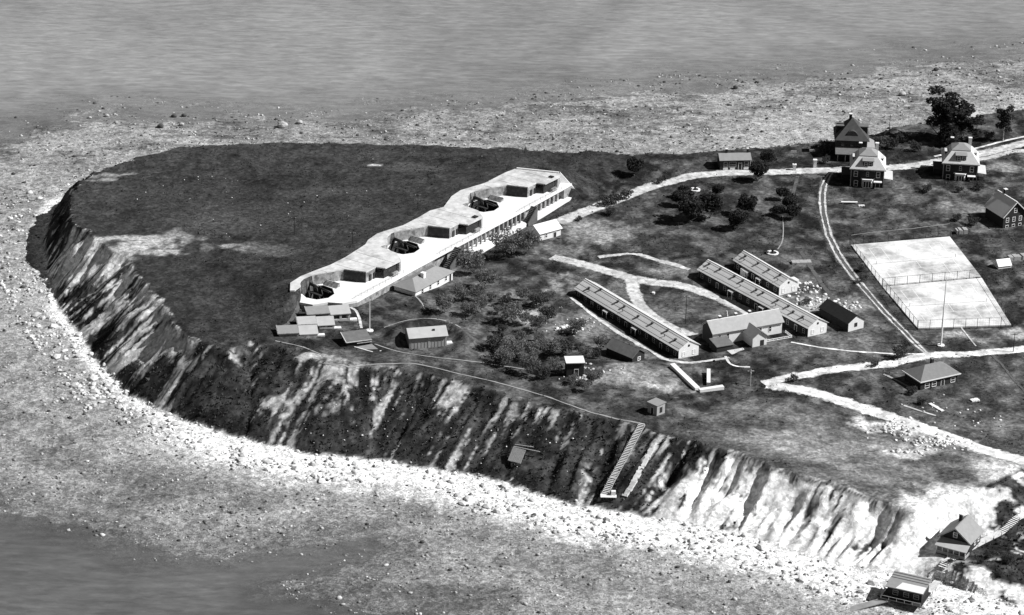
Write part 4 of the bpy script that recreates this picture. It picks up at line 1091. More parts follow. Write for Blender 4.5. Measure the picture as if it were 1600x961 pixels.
# mess hall: long wing, projecting gable wing, lean-to, fenced yard
def mess_hall():
    z = 13.0
    loc, ang, L = site(1113, 541, 1221, 522, 6.2, z)
    W = 6.2; h = 4.2; rise = 2.3
    r = thing('mess_hall', 'white mess hall with grey gable roof and projecting front wing between the barracks', 'building', loc, ang)
    walls_gable(r, L, W, h, rise, 'white_wood')
    roof_gable(r, L, W, h, rise, 'roof_mid2', 0.55, 0.45, ridge='white_paint')
    meshobj('end_tone_panel', [(-L / 2 - 0.04, -W / 2 + 0.1, -0.9), (-L / 2 - 0.04, W / 2 - 0.1, -0.9), (-L / 2 - 0.04, W / 2 - 0.1, h - 0.05), (-L / 2 - 0.04, 0, h + rise - 0.15), (-L / 2 - 0.04, -W / 2 + 0.1, h - 0.05)], [(0, 4, 3, 2, 1)], 'dark_wood', r)  # dark sheet: shade of the left gable painted over white walls
    for a in (-L / 2 + 2.2, -L / 2 + 4.9, 4.2, 7.4):
        window(r, 'F', L, W, a, 1.6, 0.75, 1.5, 'white_wood')
    for a in (-L * 0.33, -L * 0.1, 0.1 * L):
        chimney(r, a, 0.3, h + rise - 0.4, h + rise + 0.8, 0.55, 'brick', 'white_paint')
    # front wing, ridge towards the camera
    wx, ww, wl, wh, wr = 0.9, 4.6, 5.6, 3.2, 1.7
    y0 = -W / 2; y1 = y0 - wl
    MB().add([(wx - ww / 2, y1, -1), (wx + ww / 2, y1, -1), (wx + ww / 2, y0, -1), (wx - ww / 2, y0, -1), (wx - ww / 2, y1, wh), (wx + ww / 2, y1, wh), (wx + ww / 2, y0, wh), (wx - ww / 2, y0, wh), (wx, y1, wh + wr), (wx, y0 + 1.6, wh + wr)],
             [(0, 1, 5, 8, 4), (1, 2, 6, 5), (3, 0, 4, 7), (4, 8, 9, 7), (8, 5, 6, 9)]).build('front_wing', 'white_wood', r)
    e = ww / 2 + 0.4; zz = wh - 0.4 * wr / (ww / 2)
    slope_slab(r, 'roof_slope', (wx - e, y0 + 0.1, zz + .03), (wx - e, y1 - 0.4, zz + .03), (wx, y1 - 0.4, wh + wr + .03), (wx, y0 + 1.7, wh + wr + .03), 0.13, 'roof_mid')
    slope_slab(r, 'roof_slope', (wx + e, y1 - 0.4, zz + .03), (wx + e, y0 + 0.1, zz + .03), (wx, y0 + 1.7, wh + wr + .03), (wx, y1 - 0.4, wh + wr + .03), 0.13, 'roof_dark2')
    door_f = MB().box(wx + 0.2, wx + 1.4, y1 - 0.07, y1 + 0.05, -0.2, 2.1).build('door', 'dark_wood', r)
    # low lean-to on the left
    lx0, lx1 = -L / 2 - 1.2, -L / 2 + 4.4
    MB().box(lx0 + 0.2, lx1 - 0.2, -W / 2 - 4.4, -W / 2 - 0.02, -1, 1.9).build('lean_to', 'dark_wood', r)
    MB().hexa([(lx0, -W / 2 - 4.7, 1.7), (lx1, -W / 2 - 4.7, 1.7), (lx1, -W / 2 - 0.02, 2.5), (lx0, -W / 2 - 0.02, 2.5)], [(lx0, -W / 2 - 4.7, 1.85), (lx1, -W / 2 - 4.7, 1.85), (lx1, -W / 2 - 0.02, 2.65), (lx0, -W / 2 - 0.02, 2.65)]).build('lean_to_roof', 'roof_dark2', r)
    MB().box(lx0 + 3.5, wx + ww / 2 + 4.0, y1 - 2.2, y1 + 1.2, -1, 0.12).build('terrace', 'concrete_worn', r)
    MB().box(wx + ww / 2 + 0.2, L / 2 + 0.5, -W / 2 - 3.4, -W / 2 - 0.02, -1, 0.10).build('yard_slab', 'dirt', r)
    MB().box(wx + ww / 2 + 0.4, wx + ww / 2 + 6.5, y1 - 1.9, y1 + 0.6, 0.14, 0.3).build('loading_dock', 'white_wood', r)
    # fence round the yard
    f = MB(); x0, x1, ya, yb = wx + ww / 2 + 0.6, L / 2 + 1.0, -W / 2 - 4.2, -W / 2 - 0.4
    nn = 7
    for k in range(nn + 1):
        x = x0 + (x1 - x0) * k / nn
        f.bar((x, ya, -0.6), (x, ya, 1.15), 0.12)
    for k in range(4):
        y = ya + (yb - ya) * k / 3
        f.bar((x1, y, -0.6), (x1, y, 1.15), 0.12)
    for zz in (0.6, 1.1):
        f.bar((x0, ya, zz), (x1, ya, zz), 0.14); f.bar((x1, ya, zz), (x1, yb, zz), 0.14)
    f.build('yard_fence', 'white_paint', r)
mat('roof_mid2', 0.36, 0.9, 0.12, 0.9)
mess_hall()

# V-shaped white retaining wall below the mess hall
def vwall():
    pts = [P(x, y, 13.6) for x, y in [(1050, 576), (1090, 609), (1130, 606)]]
    o = np.mean(pts, 0)
    r = thing('retaining_wall', 'white angled concrete retaining wall in the hollow below the mess hall', 'wall', (o[0], o[1], 12.6))
    L = [p[:2] - o[:2] for p in pts]
    def seg(a, b, w, z1a, z1b, name):
        d = b - a; d = d / np.linalg.norm(d); n = np.array([-d[1], d[0]]) * w / 2
        MB().hexa([(*(a - n), -2.0), (*(b - n), -2.0), (*(b + n), -2.0), (*(a + n), -2.0)], [(*(a - n), z1a), (*(b - n), z1b), (*(b + n), z1b), (*(a + n), z1a)]).build(name, 'concrete', r)
    seg(L[0], L[1], 1.5, 2.6, 1.6, 'wall_arm'); 
    d = (L[2] - L[1]) / np.linalg.norm(L[2] - L[1])
    seg(L[1] - d * 0.0 + np.array([.4, -.9]), L[2], 1.3, 1.61, 1.7, 'wall_arm')
    a = P(1107, 581, 14.0)[:2] - o[:2]; b = P(1107, 602, 13.5)[:2] - o[:2]
    seg(a, b, 1.0, 2.4, 1.75, 'stair_ramp')
vwall()

# small sentry hut and the little hut among the trees
loc, ang, L = site(1008, 646, 1034, 648, 3.0, None)
def small_hut(name, label, px, depth, h, wall, roof, z=None, rot=0.0, L=None, roofrise=0.5):
    loc, ang, L0 = site(*px, depth, z); L = L or L0; W = depth
    r = thing(name, label, 'hut', loc, ang + rot)
    MB().box(-L / 2, L / 2, -W / 2, W / 2, -0.8, h).build('wall', wall, r)
    MB().hexa([(-L / 2 - 0.25, -W / 2 - 0.25, h + 0.01), (L / 2 + 0.25, -W / 2 - 0.25, h + 0.01), (L / 2 + 0.25, W / 2 + 0.25, h + roofrise), (-L / 2 - 0.25, W / 2 + 0.25, h + roofrise)],
              [(-L / 2 - 0.25, -W / 2 - 0.25, h + 0.15), (L / 2 + 0.25, -W / 2 - 0.25, h + 0.15), (L / 2 + 0.25, W / 2 + 0.25, h + roofrise + .14), (-L / 2 - 0.25, W / 2 + 0.25, h + roofrise + .14)]).build('roof_slab', roof, r)
    return r, L, W
r, L, W = small_hut('sentry_hut', 'small flat-roofed hut with one pale side by the bluff-top path corner', (1008, 642, 1030, 652), 3.2, 3.0, 'grey_wood', 'roof_mid', None, R(0), 3.4, 0.1)
MB().box(L / 2, L / 2 + 0.07, -0.5, 0.5, 0.6, 2.2).build('window', 'dark_wood', r); door(r, 'F', L, W, 0, 0.9, 2.0)
r, L, W = small_hut('garden_hut', 'tall dark hut with white roof edge among the shrubs below the barracks', (885, 589, 912, 587), 3.6, 4.2, 'dark_wood', 'roof_bright', None, 0, None, 0.25)
MB().bar((-L / 2 - 0.2, -W / 2 - 0.3, 4.3), (L / 2 + 0.2, -W / 2 - 0.3, 4.3), 0.22).build('roof_edge', 'white_paint', r)
door(r, 'F', L, W, 0.3, 1.0, 2.2)

# ------------------------------------------------------------------ tennis courts, fences, flagpole
def tennis():
    z = 13.12
    far = [P(x, y, z)[:2] for x, y in [(1330, 383), (1484, 370), (1533, 433), (1378, 447)]]
    nr = [P(x, y, z)[:2] for x, y in [(1379, 448.5), (1534, 434.5), (1580, 508), (1434, 513)]]
    for q, lab in ((far, 'far court of the two white tennis courts, with worn grey patches'), (nr, 'near court of the two white tennis courts, grey patch at its back')):
        c = np.mean(q, 0)
        r = thing('tennis_court', lab, 'tennis court', (c[0], c[1], z), 0, 'white tennis courts side by side')
        l = [p - c for p in q]
        ar = sum(l[i][0] * l[(i + 1) % 4][1] - l[(i + 1) % 4][0] * l[i][1] for i in range(4))
        if ar < 0: l = l[::-1]
        MB().prism([tuple(p) for p in l], -1.0, 0.12).build('court_surface', 'court', r)
        # painted lines
        A, B, C, D = [p for p in (q - c)]
        def uv(s, t): return (A * (1 - s) + B * s) * (1 - t) + (D * (1 - s) + C * s) * t
        def line(s0, t0, s1, t1):
            a = uv(s0, t0); b = uv(s1, t1)
            MB().bar((a[0], a[1], 0.12), (b[0], b[1], 0.12), 0.14, 0.02).build('court_line', 'white_paint', r)
        for s in (0.14, 0.26, 0.74, 0.86): line(s, 0.12, s, 0.88)
        for t in (0.12, 0.33, 0.67, 0.88): line(0.14, t, 0.86, t)
        line(0.5, 0.33, 0.5, 0.67)
        n = MB(); a = uv(0.1, 0.5); b = uv(0.9, 0.5)
        n.bar((a[0], a[1], 0.1), (a[0], a[1], 1.15), 0.12); n.bar((b[0], b[1], 0.1), (b[0], b[1], 1.15), 0.12)
        n.build('net_post', 'grey_wood', r)
        n = MB()
        for k in range(8): n.bar((a[0], a[1], 0.2 + 0.12 * k), (b[0], b[1], 0.2 + 0.12 * k), 0.02)
        n.bar((a[0], a[1], 1.1), (b[0], b[1], 1.1), 0.06)
        n.build('net', 'white_paint', r)
    def fence(px, label, h, posts):
        a = P(*px[0], z)[:2]; b = P(*px[1], z)[:2]
        d = b - a; L = np.linalg.norm(d)
        r = thing('wire_fence', label, 'fence', (a[0], a[1], z - 0.4), math.atan2(d[1], d[0]), 'tall wire fences round the tennis courts')
        for k in range(posts + 1):
            x = L * k / posts
            MB().bar((x, 0, -0.3), (x, 0, h), 0.11).build('post', 'iron', r)
        w = MB()
        w.bar((0, 0, h - 0.05), (L, 0, h - 0.05), 0.06)
        k = 0
        while k * 0.55 < h: w.bar((0, 0, 0.3 + k * 0.55), (L, 0, 0.3 + k * 0.55), 0.018); k += 1
        for k in range(int(L / 0.8)): w.bar((k * 0.8, 0, 0.2), (k * 0.8, 0, h), 0.014)
        w.build('wire_mesh', 'iron', r)
    fence([(1327, 382), (1379, 448)], 'wire fence along the left side of the far tennis court', 2.6, 9)
    fence([(1379, 449), (1433, 514.5)], 'wire fence along the left side of the near tennis court', 3.2, 9)
    fence([(1378, 448), (1534, 433.5)], 'wire fence between the two tennis courts', 3.2, 8)
    fence([(1434, 515), (1582, 510)], 'wire fence along the front of the near tennis court', 3.4, 8)
    fence([(1535, 434), (1583, 509)], 'wire fence along the right side of the near tennis court', 2.4, 8)
    fence([(1329, 381), (1485, 368)], 'wire fence along the back of the far tennis court', 2.2, 8)
tennis()

def pole(name, label, px, h, r0=0.14, r1=0.06, material='white_paint', base=True, cross=False, cat='pole', group=None):
    p = G(*px)
    r = thing(name, label, cat, (p[0], p[1], p[2]), 0, group)
    MB().tube((0, 0, -0.3), (0, 0, h), r0, r1, 8).build('shaft', material, r)
    if base:
        MB().prism([(1.1 * math.cos(k * math.pi / 4), 1.1 * math.sin(k * math.pi / 4)) for k in range(8)], -0.3, 0.25).build('base', 'white_paint', r)
        MB().tube((0, 0, h), (0, 0, h + 0.25), 0.14, 0.03, 8).build('truck', 'white_paint', r)
    if cross:
        MB().bar((-0.9, 0, h - 0.6), (0.9, 0, h - 0.6), 0.1).build('crossarm', material, r)
        for s in (-0.75, -0.3, 0.3, 0.75):
            MB().tube((s, 0, h - 0.55), (s, 0, h - 0.35), 0.05, 0.05, 6).build('insulator', 'white_paint', r)
    return r
pole('flagpole', 'tall white flagpole in front of the tennis courts', (1470, 540), 21.0, 0.30, 0.12)
pole('signal_mast', 'slender white mast on a pale base near the lookout', (577.5, 517), 9.6, 0.16, 0.08)
for i, (q, h, lab) in enumerate([((750, 263), 4.6, 'thin dark pole standing near the far field edge above the battery'), ((653, 326), 5.0, 'thin dark pole on the field left of the middle gun pit'),
                                 ((460, 367), 6.0, 'thin dark pole alone in the middle of the open field'), ((551, 381), 4.0, 'thin dark pole on the field beside the nearest traverse'),
                                 ((1071, 506), 9.0, 'dark utility pole on the lawn inside the looping road'), ((1241, 266), 5.0, 'dark utility pole at the road junction'), ((1389, 210), 7.0, 'dark utility pole behind the two brick houses'),
                                 ((1583, 550), 6.0, 'dark utility pole beside the pale road at the right edge'), ((1225, 372), 6.0, 'dark utility pole near the ringed planter')]):
    pole('utility_pole', lab, q, h, 0.12, 0.08, 'dark_wood', False, True, 'pole', 'utility poles')
r = pole('sign_post', 'crossed wooden signpost where the paths meet below the mess hall', (1172, 603), 5.0, 0.14, 0.12, 'grey_wood', False, False, 'sign')
MB().bar((-0.9, 0, 4.5), (0.9, 0.2, 4.5), 0.3, 0.15).build('sign_arm', 'grey_wood', r); MB().bar((0.1, -0.7, 4.1), (-0.1, 0.7, 4.1), 0.26, 0.15).build('sign_arm', 'grey_wood', r)
p = G(1136, 494)
tag(MB().tube((p[0] + .15, p[1], p[2] - 0.2), (p[0] - 0.15, p[1], p[2] + 1.7), 0.2, 0.14, 8).build('marker_post', 'white_paint'), 'short white leaning post on the lawn inside the looping road', 'post')
p = G(1021, 459)
tag(MB().tube((p[0], p[1], p[2] - 0.2), (p[0], p[1], p[2] + 0.5), 0.45, 0.5, 10).build('whitewashed_drum', 'white_paint'), 'small white drum on the lawn edge beside the branching road', 'drum')
for (x, y), lab in (((1241, 266), 'left white gatepost at the road junction'), ((1273, 262), 'taller white gatepost nearer the dark house')):
    p = G(x, y)
    r = thing('gatepost', lab, 'post', (p[0], p[1], p[2]))
    MB().box(-0.5, 0.5, -0.5, 0.5, -0.3, 2.6 if x > 1260 else 1.9).build('shaft', 'white_paint', r); MB().box(-0.65, 0.65, -0.65, 0.65, 2.6 if x > 1260 else 1.9, 2.85 if x > 1260 else 2.1).build('cap', 'white_paint', r)

# ringed planters on the lawn
for (x, y, rr), lab in (((1086, 297, 1.7), 'white stone ring with a dark urn on the tree lawn'), ((1207, 396, 1.9), 'white stone ring with a dark urn behind the short barracks')):
    p = G(x, y)
    r = thing('ringed_planter', lab, 'planter', (p[0], p[1], p[2]), 0, 'white ringed planters')
    for k in range(14):
        a = 2 * math.pi * k / 14; b = 2 * math.pi * (k + 0.93) / 14
        MB().prism([((rr) * math.cos(a), rr * math.sin(a)), (rr * math.cos(b), rr * math.sin(b)), ((rr - 0.6) * math.cos(b), (rr - 0.6) * math.sin(b)), ((rr - 0.6) * math.cos(a), (rr - 0.6) * math.sin(a))], -0.3, 0.35).build('kerb_stone', 'white_paint', r)
    MB().tube((0, 0, 0), (0, 0, 0.9), 0.5, 0.25, 10).tube((0, 0, 0.9), (0, 0, 1.7), 0.3, 0.9, 10).build('urn', 'iron', r)
# ------------------------------------------------------------------ dwelling houses
def officer_house(label, ax, ay, bx, by, z, porch_side):
    loc, ang, L = site(ax, ay, bx, by, 11.0, z)
    W = 11.0; h = 7.6
    r = thing('brick_house', label, 'house', loc, ang, 'brick houses with pale mansard roofs')
    MB().box(-L / 2, L / 2, -W / 2, W / 2, -1.5, h).build('wall', 'brick', r)
    MB().box(-L / 2 - 0.08, L / 2 + 0.08, -W / 2 - 0.08, W / 2 + 0.08, -1.4, 0.5).build('plinth', 'concrete_dark', r)
    for s in (-1, 1):
        MB().box(s * L / 2 - 0.12, s * L / 2 + 0.12, -W / 2 - 0.1, -W / 2 + 0.1, 0.5, h - 0.02).build('corner_board', 'grey_wood', r)
    rf = hip_roof(r, L, W, h + 0.02, 7.0, 'roof_slate_pale', 0.6, 0.48, 0.25)
    rr = (min(L, W) / 2 + 0.6) * 0.52
    zt = h + 7.0 * 0.52
    xi, yi = L / 2 + 0.6 - rr, W / 2 + 0.6 - rr
    MB().hexa([(-xi - 0.25, -yi - 0.25, zt + 0.02), (xi + 0.25, -yi - 0.25, zt + 0.02), (xi + 0.25, yi + 0.25, zt + 0.02), (-xi - 0.25, yi + 0.25, zt + 0.02)],
              [(-0.9, -0.7, zt + 1.3), (0.9, -0.7, zt + 1.3), (0.9, 0.7, zt + 1.3), (-0.9, 0.7, zt + 1.3)]).build('upper_roof', 'roof_mid', r)
    # front dormer
    MB().box(-1.6, 1.6, -W / 2 + 0.2, -W / 2 + 3.6, h + 0.2, h + 2.5).build('dormer', 'dark_wood', r)
    MB().hexa([(-1.9, -W / 2 - 0.1, h + 2.5), (1.9, -W / 2 - 0.1, h + 2.5), (1.9, -W / 2 + 3.2, h + 3.2), (-1.9, -W / 2 + 3.2, h + 3.2)], [(-1.9, -W / 2 - 0.1, h + 2.7), (1.9, -W / 2 - 0.1, h + 2.7), (1.9, -W / 2 + 3.2, h + 3.4), (-1.9, -W / 2 + 3.2, h + 3.4)]).build('dormer_roof', 'roof_mid', r)
    for a in (-0.75, 0.75):
        window(r, 'F', L, W - 0.4, a, h + 0.9, 0.8, 1.2)
    for s in (-1, 1):
        MB().box(s * (L / 2 - 1.6) - 1.2, s * (L / 2 - 1.6) + 1.2, -1.3, 1.3, h + 0.3, h + 2.2).build('dormer', 'dark_wood', r)
        MB().box(s * (L / 2 - 1.6) - 1.4, s * (L / 2 - 1.6) + 1.4, -1.5, 1.5, h + 2.2, h + 2.45).build('dormer_roof', 'roof_slate_pale', r)
    MB().box(-L / 2 - 0.62, L / 2 + 0.62, -W / 2 - 0.64, -W / 2 - 0.5, h - 0.3, h + 0.05).build('eaves_board', 'white_paint', r)
    for a in (-L / 2 + 1.5, L / 2 - 1.8):
        window(r, 'F', L, W, a, 4.9, 1.0, 1.7)
    window(r, 'F', L, W, 0, 5.2, 0.6, 1.3, 'grey_wood')
    window(r, 'F', L, W, -L / 2 + 1.7, 1.5, 1.0, 1.9)
    for a in (-3, 0, 3):
        window(r, 'R', L, W, a, 5.0, 0.9, 1.6); window(r, 'R', L, W, a, 1.6, 0.9, 1.7)
    # bay window
    by_ = -W / 2
    bay = MB().prism([(-1.7, by_ + 0.05), (-1.2, by_ - 1.1), (1.4, by_ - 1.1), (1.9, by_ + 0.05)], 1.0, 4.0).build('bay_window', 'white_paint', r)
    MB().prism([(-2.0, by_ + 0.0), (-1.4, by_ - 1.4), (1.6, by_ - 1.4), (2.2, by_ + 0.0)], 4.0, 4.4).build('bay_roof', 'white_paint', bay)
    for a in (-0.75, 0.1, 0.95):
        MB().box(a - 0.3, a + 0.3, by_ - 1.15, by_ - 1.05, 1.7, 3.6).build('pane', 'glass', bay)
    # side porch
    s = porch_side
    x0, x1 = (L / 2, L / 2 + 3.0) if s > 0 else (-L / 2 - 3.0, -L / 2)
    MB().box(x0 + 0.02, x1 - 0.02, -W / 2 + 0.8, W / 2 - 3, -1.2, 0.9).build('porch_deck', 'dark_wood', r)
    MB().hexa([(x0, -W / 2 + 0.4, 4.3), (x1, -W / 2 + 0.4, 4.0), (x1, W / 2 - 2.6, 4.0), (x0, W / 2 - 2.6, 4.3)] if s > 0 else [(x0, -W / 2 + 0.4, 4.0), (x1, -W / 2 + 0.4, 4.3), (x1, W / 2 - 2.6, 4.3), (x0, W / 2 - 2.6, 4.0)],
              [(x0, -W / 2 + 0.4, 4.55), (x1, -W / 2 + 0.4, 4.2), (x1, W / 2 - 2.6, 4.2), (x0, W / 2 - 2.6, 4.55)] if s > 0 else [(x0, -W / 2 + 0.4, 4.2), (x1, -W / 2 + 0.4, 4.55), (x1, W / 2 - 2.6, 4.55), (x0, W / 2 - 2.6, 4.2)]).build('porch_roof', 'roof_slate_pale', r)
    for y in (-W / 2 + 0.9, -W / 2 + 3.2, W / 2 - 3.2):
        xx = (x1 - 0.2) if s > 0 else (x0 + 0.2)
        MB().box(xx - 0.13, xx + 0.13, y - 0.13, y + 0.13, 0.9, 4.05).build('porch_post', 'white_paint', r)
    # low kitchen wing on the other side
    x0, x1 = (-L / 2 - 2.8, -L / 2) if s > 0 else (L / 2, L / 2 + 2.8)
    MB().box(x0, x1, -1.0, W / 2 - 0.5, -1.2, 3.6).build('kitchen_wing', 'brick', r)
    MB().box(x0 - 0.2, x1, -1.3, W / 2 - 0.2, 3.6, 3.85).build('wing_roof', 'roof_dark', r)
    st = MB()
    for k in range(5):
        st.box(L / 2 - 2.9, L / 2 - 0.7, -W / 2 - 0.35 * (5 - k), -W / 2 - 0.01, -1.0, 0.1 + 0.2 * k)
    st.build('front_steps', 'concrete', r)
    door(r, 'F', L, W, L / 2 - 1.8, 1.2, 2.3, 'dark_wood', 1.0)
    MB().box(L / 2 - 3.1, L / 2 - 0.5, -W / 2 - 1.6, -W / 2 - 0.01, 3.5, 3.75).build('porch_hood', 'white_wood', r)
    chimney(r, L / 2 - 2.6, 2.4, h + 1, h + 6.0, 1.0, 'white_wood', 'white_paint')
    chimney(r, -L / 2 + 2.6, 3.4, h + 1, h + 5.4, 0.9, 'brick', 'concrete')
    return r
mat('roof_slate_pale', 0.55, 0.85, 0.13, 1.0)
officer_house('left one of two brick houses with pale mansard roofs, beside the rutted track', 1328, 297, 1379, 300, 11.6, 1)
officer_house('right one of two brick houses with pale mansard roofs, below the tall trees', 1472, 288, 1525, 291, 11.0, 1)

def gabled_mansion():
    z = 11.9
    loc, ang, L = site(1305, 251, 1353, 253, 11.0, z)
    W = 11.0; h = 7.4
    r = thing('dark_house', 'large dark house with steep pyramid roof and wide porch behind the brick house', 'house', loc, ang)
    MB().box(-L / 2, L / 2, -W / 2, W / 2, -1.5, h).build('wall', 'dark_wood', r)
    hip_roof(r, L, W, h + 0.02, 6.0, 'roof_dark', 0.7, 0.08)
    chimney(r, -0.6, 0.2, h + 3.5, h + 7.0, 0.9, 'brick', 'concrete')
    # front arched dormer and side dormers
    m_ = MB(); pts = [(2.0 * math.cos(math.pi * k / 10), h + 0.7 + 2.3 * math.sin(math.pi * k / 10)) for k in range(11)]
    n = len(pts)
    m_.add([(x, -W / 2 + 0.5, zz) for x, zz in pts] + [(x, 0.0, zz) for x, zz in pts], [tuple(range(n))] + [(k + 1, k, n + k, n + k + 1) for k in range(n - 1)])
    m_.build('arched_dormer', 'roof_dark', r)
    for s in (-1, 1):
        d = MB().box(s * (L / 2 - 1.3) - 1.4, s * (L / 2 - 1.3) + 1.4, -1.4, 1.4, h + 0.6, h + 3.2).build('side_dormer', 'dark_wood', r)
        MB().box(s * (L / 2 - 1.3) - 1.7, s * (L / 2 - 1.3) + 1.7, -1.7, 1.7, h + 3.2, h + 3.5).build('dormer_roof', 'roof_dark2', d)
    # wrap-round porch
    MB().box(-L / 2 - 0.5, L / 2 + 2.6, -W / 2 - 3.0, -W / 2 - 0.02, -1.2, 0.8).build('porch_deck', 'dark_wood', r)
    MB().hexa([(-L / 2 - 0.3, -W / 2 - 3.4, 3.4), (L / 2 + 3.0, -W / 2 - 3.4, 3.4), (L / 2 + 3.0, -W / 2 - 0.02, 4.9), (-L / 2 - 0.3, -W / 2 - 0.02, 4.9)],
              [(-L / 2 - 0.3, -W / 2 - 3.4, 3.6), (L / 2 + 3.0, -W / 2 - 3.4, 3.6), (L / 2 + 3.0, -W / 2 - 0.02, 5.1), (-L / 2 - 0.3, -W / 2 - 0.02, 5.1)]).build('porch_roof', 'roof_dark2', r)
    MB().hexa([(L / 2 + 0.02, -W / 2, 4.9), (L / 2 + 3.0, -W / 2, 3.4), (L / 2 + 3.0, W / 2, 3.4), (L / 2 + 0.02, W / 2, 4.9)], [(L / 2 + 0.02, -W / 2, 5.1), (L / 2 + 3.0, -W / 2, 3.6), (L / 2 + 3.0, W / 2, 3.6), (L / 2 + 0.02, W / 2, 5.1)]).build('porch_roof', 'roof_mid', r)
    for a in (-4.5, -2, 0.5, 3, 5.5, 7.6):
        MB().box(a - 0.12, a + 0.12, -W / 2 - 3.1, -W / 2 - 2.86, 0.8, 3.45).build('porch_post', 'grey_wood', r)
    for a in (-3, 0, 3):
        window(r, 'F', L, W, a, 5.2, 0.9, 1.5, 'dark_wood')
    MB().box(-L / 2 - 4.0, -L / 2 - 0.02, -3, 3.4, -1.2, 3.0).build('side_wing', 'dark_wood', r)
    MB().box(-L / 2 - 4.3, -L / 2, -3.3, 3.7, 3.0, 3.25).build('wing_roof', 'roof_dark', r)
    MB().box(0.8, 3.4, -W / 2 - 5.2, -W / 2 - 3.02, -0.8, 0.5).build('porch_steps', 'white_wood', r)
gabled_mansion()

# low guardhouse by the road
r, L = gable_thing('guardhouse', 'low dark guardhouse with grey gable roof and two chimneys beside the road', 'building', (1125, 265, 1172, 264), 5.2, 3.3, 1.3, 'dark_wood', 'roof_mid', z=13.2, oh=0.4,
                   wins=[('F', -3.2, 0.9, 1.0, 1.6, 'grey_wood'), ('F', -0.9, 0.9, 2.2, 1.6, 'grey_wood'), ('F', 3.6, 0.9, 1.2, 1.6, 'grey_wood')], doors=[('F', 1.6, 1.0, 2.1)], chims=[(-2.6, 0.2, 3.8, 6.0, 0.6), (4.4, 0.2, 3.8, 6.0, 0.6)])
MB().box(L / 2 - 0.02, L / 2 + 0.08, -2.6, 2.6, -0.5, 3.2).build('end_tone_panel', 'white_wood', r)
for a in (-3.2, -0.9, 3.6):
    MB().box(a - 0.8, a + 0.8, -2.75, -2.6, -0.1, 0.6).build('window_box', 'white_wood', r)

# gabled brick house cut by the right edge
def edge_house():
    z = 11.5
    A = P(1566, 364, z)[:2]; B = P(1601, 358, z)[:2]
    d = B - A; d /= np.linalg.norm(d); W = 8.6; L = 10.0
    n = np.array([-d[1], d[0]])
    # gable front: local x along the ridge (away from the camera), so turn the frame
    c = A + d * W / 2 + n * L / 2
    r = thing('gabled_house', 'dark gabled house with pale grey roof at the right edge beyond the courts', 'house', (c[0], c[1], z), math.atan2(-n[1], -n[0]))
    h = 5.6; rise = 4.2
    walls_gable(r, L, W, h, rise, 'brick')
    roof_gable(r, L, W, h, rise, 'roof_bright', 0.5, 0.5, ridge='white_paint')
    for a in (-2.8, -0.4, 2.0):
        window(r, 'R', L, W, a, 3.4, 0.9, 1.3)
        window(r, 'R', L, W, a, 0.8, 0.9, 1.5)
    window(r, 'R', L, W, 0, 6.3, 0.9, 1.3)
    MB().bar((L / 2 + 0.55, -W / 2 - 0.5, h - 0.35), (L / 2 + 0.55, 0, h + rise + 0.1), 0.25).bar((L / 2 + 0.55, W / 2 + 0.5, h - 0.35), (L / 2 + 0.55, 0, h + rise + 0.1), 0.25).build('barge_board', 'white_paint', r)
    chimney(r, -2, 0.5, h + rise - 1, h + rise + 1.6, 0.9)
    MB().box(L / 2 + 0.1, L / 2 + 2.4, -W / 2 - 0.8, W / 2 + 1, -0.8, 0.35).build('front_terrace', 'concrete', r)
edge_house()

# hip-roofed cottage by the pale road
def cottage():
    loc, ang, L = site(1437, 614, 1499, 600, 8.5, 12.5)
    W = 7.6; h = 3.3; L *= 0.93
    r = thing('cottage', 'dark cottage with grey hipped roof below the pale road fork', 'house', loc, ang)
    MB().box(-L / 2, L / 2, -W / 2, W / 2, -1.6, h).build('wall', 'brick', r)
    hip_roof(r, L, W, h + 0.02, 2.7, 'roof_slate', 0.6, 0.0, 0.2)
    MB().bar((-L / 2 - 0.62, -W / 2 - 0.62, h - 0.08), (L / 2 + 0.62, -W / 2 - 0.62, h - 0.08), 0.14, 0.3).bar((-L / 2 - 0.62, -W / 2 - 0.62, h - 0.08), (-L / 2 - 0.62, W / 2 + 0.62, h - 0.08), 0.14, 0.3).build('eaves_board', 'white_wood', r)
    chimney(r, 0.6, 1.0, h + 1.5, h + 3.6, 0.8, 'brick', 'roof_mid')
    for a in (-L / 2 + 2.2, -L / 2 + 4.6, L / 2 - 1.6):
        window(r, 'F', L, W, a, 0.9, 1.3, 1.3)
    door(r, 'F', L, W, 1.2)
    st = MB()
    for k in range(4): st.box(-0.2, 2.8, -W / 2 - 0.6 * (4 - k), -W / 2 - 0.02, -1.4, -0.9 + 0.25 * k)
    st.build('front_steps', 'concrete_worn', r)
    m_ = MB()
    for k in range(12):
        a = 2 * math.pi * k / 12; b = 2 * math.pi * (k + 1) / 12
        m_.prism([(4.6 + 1.9 * math.cos(a), -W / 2 - 2.4 + 1.2 * math.sin(a)), (4.6 + 1.9 * math.cos(b), -W / 2 - 2.4 + 1.2 * math.sin(b)), (4.6 + 1.3 * math.cos(b), -W / 2 - 2.4 + 0.7 * math.sin(b)), (4.6 + 1.3 * math.cos(a), -W / 2 - 2.4 + 0.7 * math.sin(a))], -1.2, 0.1)
    m_.build('flower_bed_kerb', 'concrete_worn', r)
cottage()

# pale cottage half hidden by the tall trees
gable_thing('pale_cottage', 'pale cottage with bright roof half hidden behind the tall trees', 'house', (1512, 206, 1532, 203), 6.0, 3.2, 2.4, 'white_wood', 'roof_pale', z=9.8, oh=0.5, wins=[('F', 0, 1.0, 0.9, 1.2)], chims=[(1.0, 0.3, 4.5, 7.2, 0.7)])

